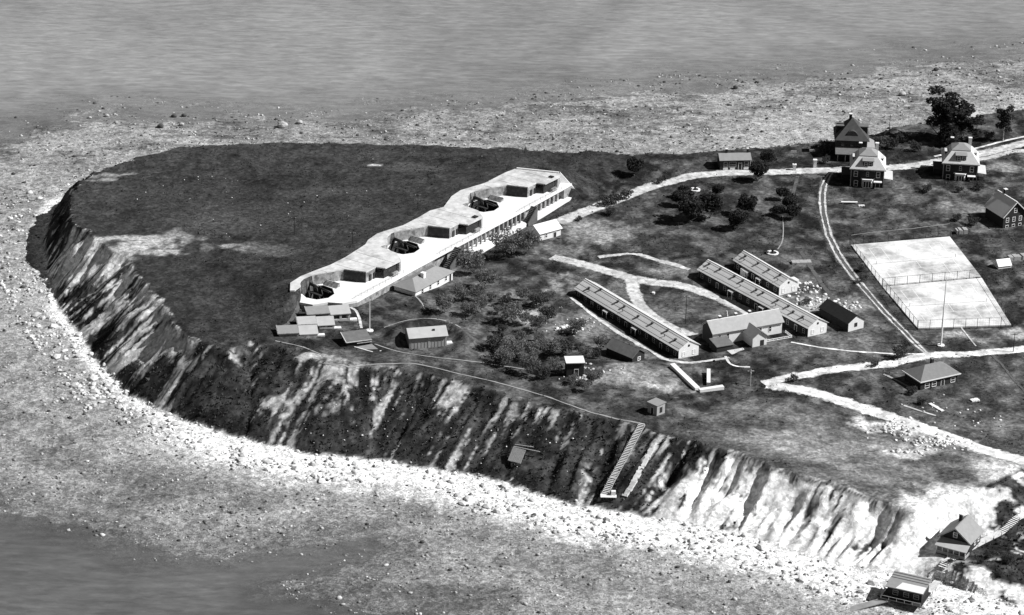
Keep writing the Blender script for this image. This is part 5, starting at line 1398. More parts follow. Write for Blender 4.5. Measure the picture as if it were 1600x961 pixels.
# ------------------------------------------------------------------ boat house group on the lower terrace
def terrace_house():
    z = 6.0
    loc, ang, L = site(1468, 856, 1513, 868, 8.0, z)
    W = 8.0; h = 3.8
    r = thing('terrace_house', 'dark two-storey house with pale gable roof on the sandy terrace above the beach', 'house', loc, ang)
    # ridge runs away from the camera: gable towards the left front
    MB().add([(-L / 2, -W / 2, -2), (L / 2, -W / 2, -2), (L / 2, W / 2, -2), (-L / 2, W / 2, -2), (-L / 2, -W / 2, h), (L / 2, -W / 2, h), (L / 2, W / 2, h), (-L / 2, W / 2, h), (0, -W / 2, h + 3), (0, W / 2, h + 3)],
             [(0, 1, 5, 8, 4), (1, 2, 6, 5), (2, 3, 7, 9, 6), (3, 0, 4, 7), (4, 8, 9, 7), (8, 5, 6, 9)]).build('wall', 'dark_wood', r)
    e = L / 2 + 0.6; k = 3 / (L / 2); ze = h - 0.6 * k
    slope_slab(r, 'roof_slope', (-e, W / 2 + 0.5, ze), (-e, -W / 2 - 0.5, ze), (0, -W / 2 - 0.5, h + 3.03), (0, W / 2 + 0.5, h + 3.03), 0.16, 'roof_mid')
    slope_slab(r, 'roof_slope', (e, -W / 2 - 0.5, ze), (e, W / 2 + 0.5, ze), (0, W / 2 + 0.5, h + 3.03), (0, -W / 2 - 0.5, h + 3.03), 0.16, 'roof_mid')
    MB().bar((0, -W / 2 - 0.56, h + 3.0), (e, -W / 2 - 0.56, ze), 0.16, 0.35).bar((0, -W / 2 - 0.56, h + 3.0), (-e, -W / 2 - 0.56, ze), 0.16, 0.35).build('barge_board', 'grey_wood', r)
    # sun porch on the front with its own pale roof and dark glazing
    px0, px1, py = -L / 2 + 0.3, L / 2 + 0.3, -W / 2 - 3.2
    pr = MB().box(px0, px1, py, -W / 2 - 0.02, -2, 0.2).build('sun_porch', 'dark_wood', r)
    MB().box(px0 + 0.05, px1 - 0.05, py + 0.05, -W / 2 - 0.03, 0.2, 1.0).build('porch_rail', 'grey_wood', pr)
    MB().box(px0 + 0.15, px1 - 0.15, py + 0.15, -W / 2 - 0.03, 1.0, 2.3).build('glazing', 'glass', pr)
    for k in range(6):
        x = px0 + 0.1 + (px1 - px0 - 0.2) * k / 5
        MB().box(x - 0.1, x + 0.1, py + 0.02, py + 0.2, 1.0, 2.3).build('mullion', 'white_wood', pr)
    MB().hexa([(px0 - 0.4, py - 0.4, 2.3), (px1 + 0.4, py - 0.4, 2.3), (px1 + 0.1, -W / 2 - 0.02, 3.2), (px0 - 0.1, -W / 2 - 0.02, 3.2)],
              [(px0 - 0.4, py - 0.4, 2.5), (px1 + 0.4, py - 0.4, 2.5), (px1 + 0.1, -W / 2 - 0.02, 3.4), (px0 - 0.1, -W / 2 - 0.02, 3.4)]).build('porch_roof', 'roof_pale', r)
    window(r, 'R', L, W, 0, 1.4, 1.0, 1.3); window(r, 'R', L, W, 2.4, 1.4, 1.0, 1.3)
    chimney(r, -0.8, 1.2, h + 2, h + 4.4, 0.8)
    window(r, 'F', L, W, 0, 4.2, 0.9, 1.2)
terrace_house()

def beach_hut():
    z = 1.6
    A = P(1388, 912, z + 4.6)[:2]; B = P(1441, 924, z + 4.6)[:2]
    d = B - A; L = np.linalg.norm(d); d /= L; n = np.array([-d[1], d[0]])
    W = 6.0
    c = (A + B) / 2 + n * W / 2
    r = thing('boat_house', 'flat-roofed dark boat house on stilts at the foot of the bluff', 'boat house', (c[0], c[1], z), math.atan2(d[1], d[0]))
    for x in (-L / 2 + 0.3, -L / 6, L / 6, L / 2 - 0.3):
        for y in (-W / 2 + 0.3, W / 2 - 0.3):
            MB().tube((x, y, -2.0), (x, y, 1.4), 0.16, 0.16, 8).build('stilt', 'dark_wood', r)
    MB().box(-L / 2 - 1.2, L / 2 + 0.6, -W / 2 - 2.4, W / 2 + 0.2, 1.2, 1.4).build('deck', 'dark_wood', r)
    MB().box(-L / 2, L / 2, -W / 2, W / 2, 1.4, 4.2).build('wall', 'dark_wood', r)
    MB().hexa([(-L / 2 - 0.5, -W / 2 - 0.9, 4.05), (L / 2 + 0.5, -W / 2 - 0.9, 4.05), (L / 2 + 0.5, W / 2 + 0.5, 4.9), (-L / 2 - 0.5, W / 2 + 0.5, 4.9)],
              [(-L / 2 - 0.5, -W / 2 - 0.9, 4.25), (L / 2 + 0.5, -W / 2 - 0.9, 4.25), (L / 2 + 0.5, W / 2 + 0.5, 5.1), (-L / 2 - 0.5, W / 2 + 0.5, 5.1)]).build('roof_slab', 'roof_mid', r)
    MB().hexa([(-L / 2 + 2.2, -W / 2 - 0.85, 4.27), (L / 2 + 0.4, -W / 2 - 0.85, 4.27), (L / 2 + 0.4, W / 2 - 2.4, 4.66), (-L / 2 + 3.4, W / 2 - 2.4, 4.66)],
              [(-L / 2 + 2.2, -W / 2 - 0.85, 4.34), (L / 2 + 0.4, -W / 2 - 0.85, 4.34), (L / 2 + 0.4, W / 2 - 2.4, 4.73), (-L / 2 + 3.4, W / 2 - 2.4, 4.73)]).build('roof_sheet', 'roof_bright', r)
    for k in range(3):
        y = W / 2 - 0.2 - 1.1 * k; zz = 4.25 + (y + W / 2 + 0.9) / (W + 1.4) * 0.85
        MB().box(-L / 2 - 0.4, L / 2 + 0.4, y - 0.07, y + 0.07, zz, zz + 0.12).build('batten', 'roof_dark2', r)
    for a in (-2.4, 0.4, 3.0):
        window(r, 'F', L, W, a, 2.1, 1.2, 1.1, 'grey_wood')
    m_ = MB()
    for k in range(6):
        x = -L / 2 - 1.0 + (L + 1.4) * k / 5
        m_.bar((x, -W / 2 - 2.3, 1.4), (x, -W / 2 - 2.3, 2.3), 0.1)
    m_.bar((-L / 2 - 1.0, -W / 2 - 2.3, 2.3), (L / 2 + 0.4, -W / 2 - 2.3, 2.3), 0.1)
    m_.build('deck_rail', 'grey_wood', r)
    MB().bar((-L / 2 - 7.5, -W / 2 - 8.5, -0.6), (-L / 2 + 0.5, -W / 2 - 1.5, 1.1), 2.2, 0.25).build('slipway', 'dirt', r)
beach_hut()

# boardwalk and steps climbing beside the terrace house
def boardwalk():
    pts = [G(x, y) for x, y in [(1450, 930), (1470, 895), (1492, 872), (1520, 856), (1545, 843), (1572, 826), (1600, 806)]]
    o = pts[0]
    r = thing('boardwalk', 'pale wooden boardwalk and steps climbing past the terrace house', 'walkway', (o[0], o[1], o[2]))
    pl = catmull([p - o for p in pts], 0.55)
    for i in range(len(pl) - 1):
        p = pl[i]; d = (pl[i + 1] - p)[:2]; d = d / np.linalg.norm(d); n = np.array([-d[1], d[0]]) * 1.1
        zz = hz(p[0] + o[0], p[1] + o[1]) - o[2] + 0.35
        e = d * 0.2
        MB().hexa([(*(p[:2] - n - e), zz), (*(p[:2] - n + e), zz), (*(p[:2] + n + e), zz), (*(p[:2] + n - e), zz)][::-1], [(*(p[:2] - n - e), zz + 0.1), (*(p[:2] - n + e), zz + 0.1), (*(p[:2] + n + e), zz + 0.1), (*(p[:2] + n - e), zz + 0.1)][::-1]).build('plank', 'white_wood', r)
        if i % 6 == 0:
            for s in (-1, 1):
                q = p[:2] + n * s
                MB().bar((q[0], q[1], zz - 1.2), (q[0], q[1], zz + 1.0), 0.13).build('post', 'grey_wood', r)
boardwalk()

# long wooden staircase down the bluff, with landing
def bluff_stairs():
    a = G(1003, 665); b = G(944, 777)
    a = np.array([a[0], a[1], hz(a[0], a[1]) + 0.5]); b = np.array([b[0], b[1], hz(b[0], b[1]) + 0.8])
    n = 46
    r = thing('bluff_staircase', 'long straight wooden staircase running down the dark bluff to the beach', 'staircase', (b[0], b[1], b[2]))
    d = (a - b); dh = d[:2] / np.linalg.norm(d[:2]); nn = np.array([-dh[1], dh[0]])
    zmax = [max(hz(*(b + d * t)[:2]) + 0.35, (b + d * t)[2]) for t in np.linspace(0, 1, n + 1)]
    zs = np.maximum.accumulate(np.array(zmax)) - b[2]
    for k in range(n + 1):
        p = d * k / n
        q = [p[:2] - nn * 0.8 - dh * 0.14, p[:2] + nn * 0.8 - dh * 0.14, p[:2] + nn * 0.8 + dh * 0.14, p[:2] - nn * 0.8 + dh * 0.14]
        MB().hexa([(*v, zs[k]) for v in q][::-1], [(*v, zs[k] + 0.1) for v in q][::-1]).build('tread', 'white_wood', r)
    for s in (-1, 1):
        m_ = MB()
        for k in range(n):
            p = d * k / n; p2 = d * (k + 1) / n
            u = p[:2] + nn * 0.9 * s; u2 = p2[:2] + nn * 0.9 * s
            m_.bar((u[0], u[1], zs[k] - 0.1), (u2[0], u2[1], zs[k + 1] - 0.1), 0.1, 0.3)
            if k % 4 == 0: m_.bar((u[0], u[1], zs[k] - 1.2), (u[0], u[1], zs[k] + 0.9), 0.09)
        m_.build('stringer', 'grey_wood', r)
    MB().box(-1.0, 3.2, -1.6, 0.4, zs[0] - 0.1, zs[0] + 0.05).build('landing', 'white_wood', r)
    MB().box(1.8, 3.0, -0.6, 0.4, zs[0] + 0.05, zs[0] + 1.2).build('landing_box', 'white_wood', r)
bluff_stairs()
# drain chute beside the stairs
def chute():
    pts = [G(x, y) for x, y in [(1018, 702), (1005, 728), (990, 754), (976, 776)]]
    o = pts[-1]
    r = thing('drain_chute', 'pale rubble drain chute beside the staircase on the dark bluff', 'drain', (o[0], o[1], o[2]))
    pl = catmull([p - o for p in pts], 0.8)
    for i in range(len(pl) - 1):
        p, q = pl[i], pl[i + 1]
        z1 = hz(p[0] + o[0], p[1] + o[1]) - o[2]; z2 = hz(q[0] + o[0], q[1] + o[1]) - o[2]
        MB().bar((p[0] + random.uniform(-.2, .2), p[1], z1 + 0.15), (q[0], q[1], z2 + 0.12), 1.3 + random.uniform(-0.3, 0.3), 0.5).build('chute_stone', 'stone', r)
chute()
# tilted platform halfway down the bluff
def platform():
    p = G(806, 722)
    r = thing('timber_chute', 'grey timber loading chute propped on the dark bluff', 'platform', (p[0], p[1], p[2]), R(-28))
    for k in range(8):
        x = -1.7 + k * 0.49
        MB().hexa([(x, -1.4, 0.6), (x + 0.45, -1.4, 0.6), (x + 0.45, 1.4, 3.4), (x, 1.4, 3.4)], [(x, -1.4, 0.75), (x + 0.45, -1.4, 0.75), (x + 0.45, 1.4, 3.55), (x, 1.4, 3.55)]).build('board', 'grey_wood', r)
    for x in (-1.6, 2.0):
        MB().bar((x, 1.2, -2), (x, 1.2, 3.3), 0.2).build('prop', 'dark_wood', r)
        MB().bar((x, -1.2, -2), (x, -1.2, 0.7), 0.2).build('prop', 'dark_wood', r)
    MB().bar((-1.6, 1.5, 3.6), (5.4, 3.4, 3.0), 0.22).build('rail_beam', 'grey_wood', r)
    MB().bar((-1.6, 2.2, 3.9), (3.4, 3.4, 3.9), 0.22).build('rail_beam', 'grey_wood', r)
platform()

# ------------------------------------------------------------------ small things lying about
def slab_thing(name, label, cat, px, sx, sy, h, material, rot=0.0, legs=False):
    p = G(*px)
    r = thing(name, label, cat, (p[0], p[1], p[2]), rot)
    if legs:
        MB().box(-sx / 2, sx / 2, -sy / 2, sy / 2, h - 0.1, h).build('top', material, r)
        for a in (-1, 1):
            MB().box(a * sx * 0.4 - 0.1, a * sx * 0.4 + 0.1, -sy / 2 + 0.05, sy / 2 - 0.05, -0.3, h - 0.1).build('leg', material, r)
    else:
        n = 5
        for k in range(n):
            MB().box(-sx / 2 + sx * k / n + 0.02, -sx / 2 + sx * (k + 1) / n - 0.02, -sy / 2 + random.uniform(0, .2), sy / 2 - random.uniform(0, .2), -0.3, h * random.uniform(0.8, 1.1)).build('board', material, r)
    return r
slab_thing('garden_bench', 'long white bench on the lawn below the left brick house', 'bench', (1327, 318), 5.2, 0.8, 0.6, 'white_paint', R(2), True)
slab_thing('white_board_pile', 'small white board pile beside the long white bench', 'boards', (1346, 322), 2.0, 1.0, 0.35, 'white_paint', R(10))
slab_thing('cold_frame', 'pale boarded cold frame behind the short barracks', 'garden frame', (1252, 411), 6.0, 2.6, 0.6, 'grey_wood', R(8))
slab_thing('pale_shed_roof', 'small pale square shed roof behind the far tennis court corner', 'shed', (1502, 364), 3.6, 2.6, 1.4, 'grey_wood', R(10))
slab_thing('plank_ramp', 'pale plank ramp on the slope below the cottage', 'ramp', (1463, 637), 5.6, 1.2, 0.3, 'white_wood', R(-58))
slab_thing('white_sheet', 'small white sheet of boards right of the cottage garden', 'boards', (1523, 626), 2.4, 1.6, 0.4, 'white_paint', R(25))
slab_thing('lumber_stack', 'white lumber stack in the clearing left of the nearest barracks', 'lumber', (886, 514), 3.2, 2.2, 0.7, 'white_wood', R(15))
slab_thing('fence_gate', 'upright pale boards standing beside the clearing path', 'boards', (876, 488), 1.0, 0.6, 1.7, 'grey_wood', R(0))
slab_thing('sand_box', 'row of white planks beside the rutted track and sheds', 'boards', (1342, 442), 2.6, 1.0, 0.5, 'grey_wood', R(-50))
def tent(label, px, sx, sy, h, mt, rot):
    p = G(*px)
    r = thing('canvas_tent', label, 'tent', (p[0], p[1], p[2]), rot)
    walls_gable(r, sx, sy, 0.9, h - 0.9, mt, -0.3, 'canvas_wall'); roof_gable(r, sx, sy, 0.9, h - 0.9, mt, 0.2, 0.1, 0.05)
    MB().box(sx / 2 - .02, sx / 2 + 0.04, -0.4, 0.4, 0, 1.3).build('tent_flap', 'dark_wood', r)
tent('white canvas tent right of the tennis courts near the edge', (1566, 416), 4.4, 3.4, 2.4, 'white_paint', R(20))
slab_thing('low_roof', 'low grey roof slab at the right edge behind the white tent', 'shed', (1592, 404), 7.0, 2.4, 1.2, 'grey_wood', R(16))
# signs by the dark house
for q, lab in (((1240, 232), 'upper left of four small white boards near the dark house'), ((1240, 241), 'lower left of four small white boards near the dark house'), ((1269, 230), 'upper right of four small white boards near the dark house'), ((1269, 239), 'lower right of four small white boards near the dark house')):
    p = G(*q)
    r = thing('marker_board', lab, 'sign', (p[0], p[1], p[2]), 0, 'small white marker boards')
    MB().box(-0.95, 0.95, -0.05, 0.05, 0.5, 1.25).build('board', 'white_paint', r); MB().box(-0.08, 0.08, 0.05, 0.15, -0.3, 0.9).build('post', 'grey_wood', r)
# ------------------------------------------------------------------ trees and shrubs
def crown_mesh(name, lobes, n, leaf, seed, material, flat=0.0):
    g = np.random.default_rng(seed)
    vol = np.array([l[3] * l[4] * l[5] for l in lobes]); vol = vol / vol.sum()
    which = g.choice(len(lobes), n, p=vol)
    L = np.array(lobes)[which]
    d = g.normal(size=(n, 3)); d /= np.linalg.norm(d, axis=1)[:, None]
    rad = g.random(n) ** 0.42
    # clumps: pull leaves towards twig centres
    c = L[:, :3] + d * rad[:, None] * L[:, 3:6]
    tw = c[g.integers(0, n, max(6, n // 16))]
    k = np.argmin(((c[:, None, :] - tw[None, :, :]) ** 2).sum(2), 1)
    c = c * 0.7 + tw[k] * 0.3
    a = g.normal(size=(n, 3)); a[:, 2] *= (1 - flat); a /= np.linalg.norm(a, axis=1)[:, None]
    b = np.cross(a, g.normal(size=(n, 3))); b /= np.linalg.norm(b, axis=1)[:, None]
    s = leaf * g.uniform(0.6, 1.4, n)[:, None]
    v = np.stack([c - a * s, c + b * s * 0.6, c + a * s, c - b * s * 0.6], 1).reshape(-1, 3)
    me = bpy.data.meshes.new(name)
    me.vertices.add(4 * n); me.vertices.foreach_set('co', v.astype(np.float32).ravel())
    me.loops.add(4 * n); me.loops.foreach_set('vertex_index', np.arange(4 * n, dtype=np.int32))
    me.polygons.add(n); me.polygons.foreach_set('loop_start', np.arange(0, 4 * n, 4, dtype=np.int32))
    me.update(calc_edges=True); me.materials.append(MATS[material])
    return me

def trunk_mesh(name, h, r, seed, material, lean=0.1, forks=5):
    g = random.Random(seed); m_ = MB()
    p = Vector((0, 0, -0.4)); pts = [p]
    for k in range(4):
        p = p + Vector((g.uniform(-lean, lean) * h / 4, g.uniform(-lean, lean) * h / 4, h / 4)); pts.append(p)
    for k in range(4):
        m_.tube(pts[k], pts[k + 1], r * (1 - 0.2 * k), r * (1 - 0.2 * (k + 1)), 7)
    for k in range(forks):
        b = pts[2].lerp(pts[4], g.random()); a = g.uniform(0, 6.28)
        m_.tube(b, b + Vector((math.cos(a), math.sin(a), 0.7)) * h * g.uniform(0.25, 0.4), r * 0.4, r * 0.12, 5)
    o = m_.build(name, material)
    me = o.data; bpy.data.objects.remove(o)
    return me

def lobes_round(seed, n=6, spread=0.45, zc=0.6):
    g = random.Random(seed); L = [(0, 0, zc, 0.42, 0.42, 0.36)]
    for k in range(n):
        a = g.uniform(0, 6.28); d = g.uniform(0.25, spread)
        L.append((d * math.cos(a), d * math.sin(a), zc + g.uniform(-0.25, 0.28), g.uniform(0.16, 0.26), g.uniform(0.16, 0.26), g.uniform(0.14, 0.24)))
    return L
# unit trees: height about 1, crown radius about 0.6
VAR = {'dark': [], 'pale': [], 'tall': [], 'fir': [], 'bush': []}
for i in range(4):
    VAR['dark'].append((trunk_mesh('trunk', 0.5, 0.05, i, 'bark'), crown_mesh('crown', lobes_round(i + 10, 7, 0.34), 3200, 0.040, i, 'leaf_dark')))
    VAR['pale'].append((trunk_mesh('trunk', 0.55, 0.035, i + 40, 'bark', 0.25, 8), crown_mesh('crown', lobes_round(i + 50, 8, 0.5), 2600, 0.032, i + 5, 'leaf_pale')))
    VAR['bush'].append((trunk_mesh('trunk', 0.4, 0.05, i + 80, 'bark', 0.2, 6), crown_mesh('crown', lobes_round(i + 90, 7, 0.45, 0.42), 1800, 0.038, i + 15, 'leaf')))
for i in range(3):
    g = random.Random(i + 5)
    lb = [(g.uniform(-.14, .14), g.uniform(-.14, .14), 0.34 + 0.6 * k / 8, g.uniform(0.10, 0.2), g.uniform(0.1, 0.2), 0.09) for k in range(9)]
    VAR['tall'].append((trunk_mesh('trunk', 0.85, 0.022, i + 20, 'bark', 0.12, 9), crown_mesh('crown', lb, 2600, 0.024, i + 25, 'leaf_dark')))
lb = [(0, 0, 0.12 + 0.85 * k / 10, 0.24 * (1 - k / 10.5), 0.24 * (1 - k / 10.5), 0.06) for k in range(10)]
VAR['fir'].append((trunk_mesh('trunk', 0.9, 0.02, 3, 'bark', 0.01, 2), crown_mesh('crown', lb, 1500, 0.03, 77, 'leaf_dark', 0.5)))
birch = (trunk_mesh('trunk', 0.8, 0.03, 61, 'bark_pale', 0.03, 0), VAR['tall'][1][1])

def tree(kind, label, px, h, w=None, group='trees', name='tree', proto=None):
    p = G(*px)
    t, c = proto or random.choice(VAR[kind])
    w = w or h
    r = thing(name, label, 'tree' if name == 'tree' else 'shrub', (p[0], p[1], p[2]), random.uniform(0, 6.28), group)
    for nm, me in (('trunk', t), ('crown', c)):
        o = link(bpy.data.objects.new(nm, me), r); o.scale = (w, w, h)
    return r
LAWN = 'round trees on the lawn'
for px, h, w, lab in [((1069, 309), 4.0, 4.0, 'small round tree beside the ringed urn on the tree lawn'), ((1060, 322), 5.0, 5.0, 'round tree at the left end of the lawn tree clump'),
                      ((1080, 347), 8.0, 8.0, 'large round tree at the front of the lawn clump'), ((1109, 341), 8.0, 7.4, 'large dark round tree right of the front tree in the lawn clump'),
                      ((1122, 307), 4.0, 3.8, 'small round tree alone at the back of the tree lawn'), ((1165, 337), 6.0, 5.6, 'upper tree of the pair on the middle of the tree lawn'),
                      ((1153, 358), 6.0, 6.0, 'lower tree of the pair on the middle of the tree lawn'), ((1178, 318), 2.4, 2.4, 'tiny round bush behind the pair of lawn trees'),
                      ((1222, 312), 4.0, 4.2, 'upper tree of the group beside the dark footpath'), ((1233, 330), 5.0, 5.0, 'larger tree of the group beside the dark footpath'),
                      ((1216, 337), 3.2, 3.6, 'low left tree of the group beside the dark footpath'), ((1239, 343), 4.2, 4.4, 'lowest tree of the group beside the dark footpath'),
                      ((991, 275), 5.4, 5.4, 'round dark tree alone above the road bend'), ((1184, 283), 6.4, 6.2, 'dark tree overhanging the road right of the guardhouse'), ((1198, 258), 4.6, 5.0, 'dark tree behind the road right of the guardhouse')]:
    tree('dark', lab, px, h * 1.12, w * 1.2, LAWN)
for px, h, lab in [((948, 322), 4.0, 'leftmost roadside shrub at the foot of the grassy mound'), ((961, 318), 4.4, 'tallest roadside shrub at the foot of the grassy mound'), ((978, 311), 4.0, 'roadside shrub nearest the road bend'),
                   ((953, 336), 3.2, 'low shrub on the near side of the battery road'), ((1031, 287), 2.6, 'small shrub straddling the road edge at the bend'), ((1040, 282), 2.4, 'small shrub behind the road at the bend'), ((905, 345), 2.0, 'tiny shrub beside the white hut'),
                   ((1366, 573), 2.4, 'dark shrub on the pale road verge left of the fork'), ((1405, 560), 4.4, 'dark shrub just below the road junction'), ((1240, 596), 2.6, 'shrub at the tip of the road fork'), ((1290, 255), 3.0, 'shrub in front of the dark house porch'),
                   ((1390, 232), 5.0, 'bushy shrub right of the dark house'), ((1410, 222), 4.6, 'shrub between the dark house and the tall trees'), ((1372, 226), 3.6, 'small shrub close behind the dark house'), ((1545, 218), 3.6, 'dark round shrub below the pale cottage'),
                   ((1430, 236), 4.0, 'shrub in the shade left of the tall trees'), ((1290, 240), 5.0, 'shrub left of the dark house'), ((1348, 441), 3.0, 'shrub on the left fence of the far tennis court'), ((1345, 424), 2.6, 'smaller shrub on the left fence of the far tennis court'),
                   ((1448, 300), 3.4, 'garden shrub left of the right brick house'), ((1530, 297), 3.4, 'garden shrub right of the right brick house'), ((1498, 300), 2.6, 'garden shrub before the right brick house'), ((1520, 352), 3.6, 'shrub left of the gabled house at the edge'), ((1495, 345), 3.0, 'shrub in the vegetable plots behind the courts'), ((1415, 500 + 43), 2.6, 'shrub on the track side above the junction'),
                   ((1440, 632), 2.4, 'shrub before the cottage door path'), ((1425, 616), 3.0, 'shrub at the cottage left corner'), ((1545, 872), 2.6, 'dark shrub on the slope right of the boardwalk'), ((1575, 880), 3.0, 'larger dark shrub on the slope near the right edge'), ((1560, 900), 2.4, 'low dark shrub below the boardwalk'), ((1530, 880), 2.0, 'small dark shrub beside the terrace house path'), ((1485, 850 + 30), 1.6, 'tiny shrub at the terrace house corner'), ((1260, 475), 2.4, 'shrub by the gable of the short barracks')]:
    tree('bush', lab, px, h, h * 1.1, 'garden and roadside shrubs', 'shrub')
# belt of pale trees between the battery and the barracks
for px, h, w, lab in [((788, 402), 8.2, 8.0, 'tallest pale leafy tree behind the battery apron'), ((818, 398), 8.0, 8.0, 'pale leafy tree next to the white hut'), ((742, 428), 7.4, 7.4, 'pale leafy tree at the right end of the hip-roofed store'),
                      ((758, 452), 6.8, 7.0, 'pale leafy tree below the hip-roofed store'), ((722, 415), 5.0, 5.0, 'small pale tree against the battery stairs')]:
    tree('pale', lab, px, h, w, 'pale trees behind the battery')
rb = random.Random(4)
belt = [(768, 470), (745, 470), (778, 490), (765, 505), (800, 505), (785, 520), (812, 535), (838, 520), (850, 545), (830, 560), (862, 558), (872, 540), (845, 592), (825, 585), (905, 545), (915, 560), (925, 600), (915, 612), (890, 535), (800, 560), (775, 545), (940, 548), (855, 500), (700, 520), (735, 495), (815, 470), (858, 470), (935, 590), (752, 488), (790, 478), (820, 508), (808, 548), (842, 535), (882, 555), (868, 585), (895, 600), (790, 572), (720, 470), (695, 490), (840, 480), (930, 560), (900, 522)]
marks = [((700, 440), 'below the hip-roofed store'), ((720, 510), 'right of the horseshoe bank'), ((826, 494), 'round the white clearing'), ((800, 560), 'beside the bluff-top footpath'), ((898, 585), 'round the tall garden hut'), ((900, 510), 'among the pale debris'), ((945, 550), 'left of the dark weathered shed'), ((850, 540), 'in the middle of the thicket')]
plan = []
for q in belt:
    h = rb.uniform(2.2, 6.2)
    mk = min(range(len(marks)), key=lambda m_: (marks[m_][0][0] - q[0]) ** 2 + 5 * (marks[m_][0][1] - q[1]) ** 2)
    plan.append((mk, h, q, rb.choice(['pale', 'pale', 'bush'])))
ORD = ['tallest', 'second tallest', 'third tallest', 'fourth tallest', 'fifth tallest', 'sixth tallest', 'seventh tallest', 'eighth tallest', 'ninth tallest', 'tenth tallest', 'eleventh tallest', 'twelfth tallest']
for mk in range(len(marks)):
    for k, (_, h, q, kind) in enumerate(sorted([p_ for p_ in plan if p_[0] == mk], key=lambda p_: -p_[1])):
        tree(kind, ORD[k] + ' of the leafy scrub trees ' + marks[mk][1], q, h, h * rb.uniform(0.95, 1.2), 'scrub trees of the thicket')
for px, h, w, kind, lab in [((1468, 216), 17.5, 22, 'tall', 'tallest loose-crowned tree of the tall group above the right brick house'), ((1487, 218), 14.5, 22, 'tall', 'second tall tree, right of the tallest above the right brick house'),
                            ((1503, 218), 12, 19, 'tall', 'tall tree in front of the pale cottage'), ((1480, 226), 14.5, 18, 'fir', 'dark conifer in front of the tall tree group'), ((1518, 222), 9.5, 15, 'tall', 'lowest tree at the right end of the tall group')]:
    tree(kind, lab, px, h, w, 'tall trees above the right brick house')
tree('tall', 'lone pale-trunked tree above the road at the right edge', (1567, 221), 12.5, 12, 'tall trees above the right brick house', 'tree', birch)

# ------------------------------------------------------------------ stones
t_ = (1 + 5 ** 0.5) / 2
ICO = np.array([(-1, t_, 0), (1, t_, 0), (-1, -t_, 0), (1, -t_, 0), (0, -1, t_), (0, 1, t_), (0, -1, -t_), (0, 1, -t_), (t_, 0, -1), (t_, 0, 1), (-t_, 0, -1), (-t_, 0, 1)]) / 1.9
ICF = np.array([(0, 11, 5), (0, 5, 1), (0, 1, 7), (0, 7, 10), (0, 10, 11), (1, 5, 9), (5, 11, 4), (11, 10, 2), (10, 7, 6), (7, 1, 8), (3, 9, 4), (3, 4, 2), (3, 2, 6), (3, 6, 8), (3, 8, 9), (4, 9, 5), (2, 4, 11), (6, 2, 10), (8, 6, 7), (9, 8, 1)])
def rock_shape(g):
    return ICO * g.uniform(0.7, 1.25, (12, 1)) * np.array([g.uniform(0.8, 1.35), g.uniform(0.7, 1.1), g.uniform(0.45, 0.75)])
def hz_many(x, y):
    fi = np.clip((x - GX0) / GS, 0, NX - 1.001); fj = np.clip((y - GY0) / GS, 0, NY - 1.001)
    i = fi.astype(int); j = fj.astype(int); a = fi - i; b = fj - j
    return (HGT[j, i] * (1 - a) + HGT[j, i + 1] * a) * (1 - b) + (HGT[j + 1, i] * (1 - a) + HGT[j + 1, i + 1] * a) * b
def samp(A, x, y):
    i = np.clip(((x - GX0) / GS).astype(int), 0, NX - 1); j = np.clip(((y - GY0) / GS).astype(int), 0, NY - 1)
    return A[j, i]
def rock_field(name, x, y, s, material, label, cat='stones'):
    g = np.random.default_rng(len(x)); n = len(x)
    shapes = np.array([rock_shape(g) for _ in range(24)])
    sh = shapes[g.integers(0, 24, n)]
    a = g.uniform(0, 6.28, n); ca, sa = np.cos(a)[:, None], np.sin(a)[:, None]
    vx = (sh[:, :, 0] * ca - sh[:, :, 1] * sa) * s[:, None] + x[:, None]
    vy = (sh[:, :, 0] * sa + sh[:, :, 1] * ca) * s[:, None] + y[:, None]
    vz = sh[:, :, 2] * s[:, None] + (hz_many(x, y) + s * 0.15)[:, None]
    v = np.stack([vx, vy, vz], 2).reshape(-1, 3)
    f = (ICF[None] + (np.arange(n) * 12)[:, None, None]).reshape(-1, 3)
    me = bpy.data.meshes.new(name)
    me.vertices.add(len(v)); me.vertices.foreach_set('co', v.astype(np.float32).ravel())
    me.loops.add(f.size); me.loops.foreach_set('vertex_index', f.ravel().astype(np.int32))
    me.polygons.add(len(f)); me.polygons.foreach_set('loop_start', np.arange(0, f.size, 3, dtype=np.int32))
    me.update(calc_edges=True); me.materials.append(MATS[material])
    o = link(bpy.data.objects.new(name, me)); tag(o, label, cat, None, 'stuff')
    return o
NEARB = (Y < 40)
def scatter(n, xr, yr, dens, seed):
    g = np.random.default_rng(seed)
    x = g.uniform(*xr, n); y = g.uniform(*yr, n)
    k = g.random(n) < samp(dens, x, y)
    return x[k], y[k], g
on_beach = (~in_toe) & (Z > -0.25)
tbn = np.clip(dT, 0, 60)
clump = smooth(0.35, 0.65, fbm(X / 6, Y / 4, 200, 3))
band = on_beach * np.where(dT < 15, 0.25 + 0.75 * clump, 0) * np.where(Y < 60, 1.0, 0.35)
x, y, g = scatter(60000, (-200, 150), (-190, 140), band * 0.75, 1)
s = np.exp(g.normal(-0.85, 0.38, len(x))); s = np.clip(s, 0.2, 1.15)
o_ = np.argsort(-s * np.where(y < 30, 1, 0.4)); big = o_[:300]; rest = o_[300:]
dkr = g.random(len(rest)) < 0.13  # a share coloured dark, painting the shade between boulders
rock_field('gap_shade_stones', x[rest[dkr]], y[rest[dkr]], s[rest[dkr]], 'stone_dark', 'dark stones painting the shaded gaps in the white rubble along the foot of the bluff')
rest = rest[~dkr]
rock_field('riprap_stones', x[rest], y[rest], s[rest], 'stone', 'white boulders and rubble heaped along the foot of the bluff')
g2 = np.random.default_rng(5)
protos = []
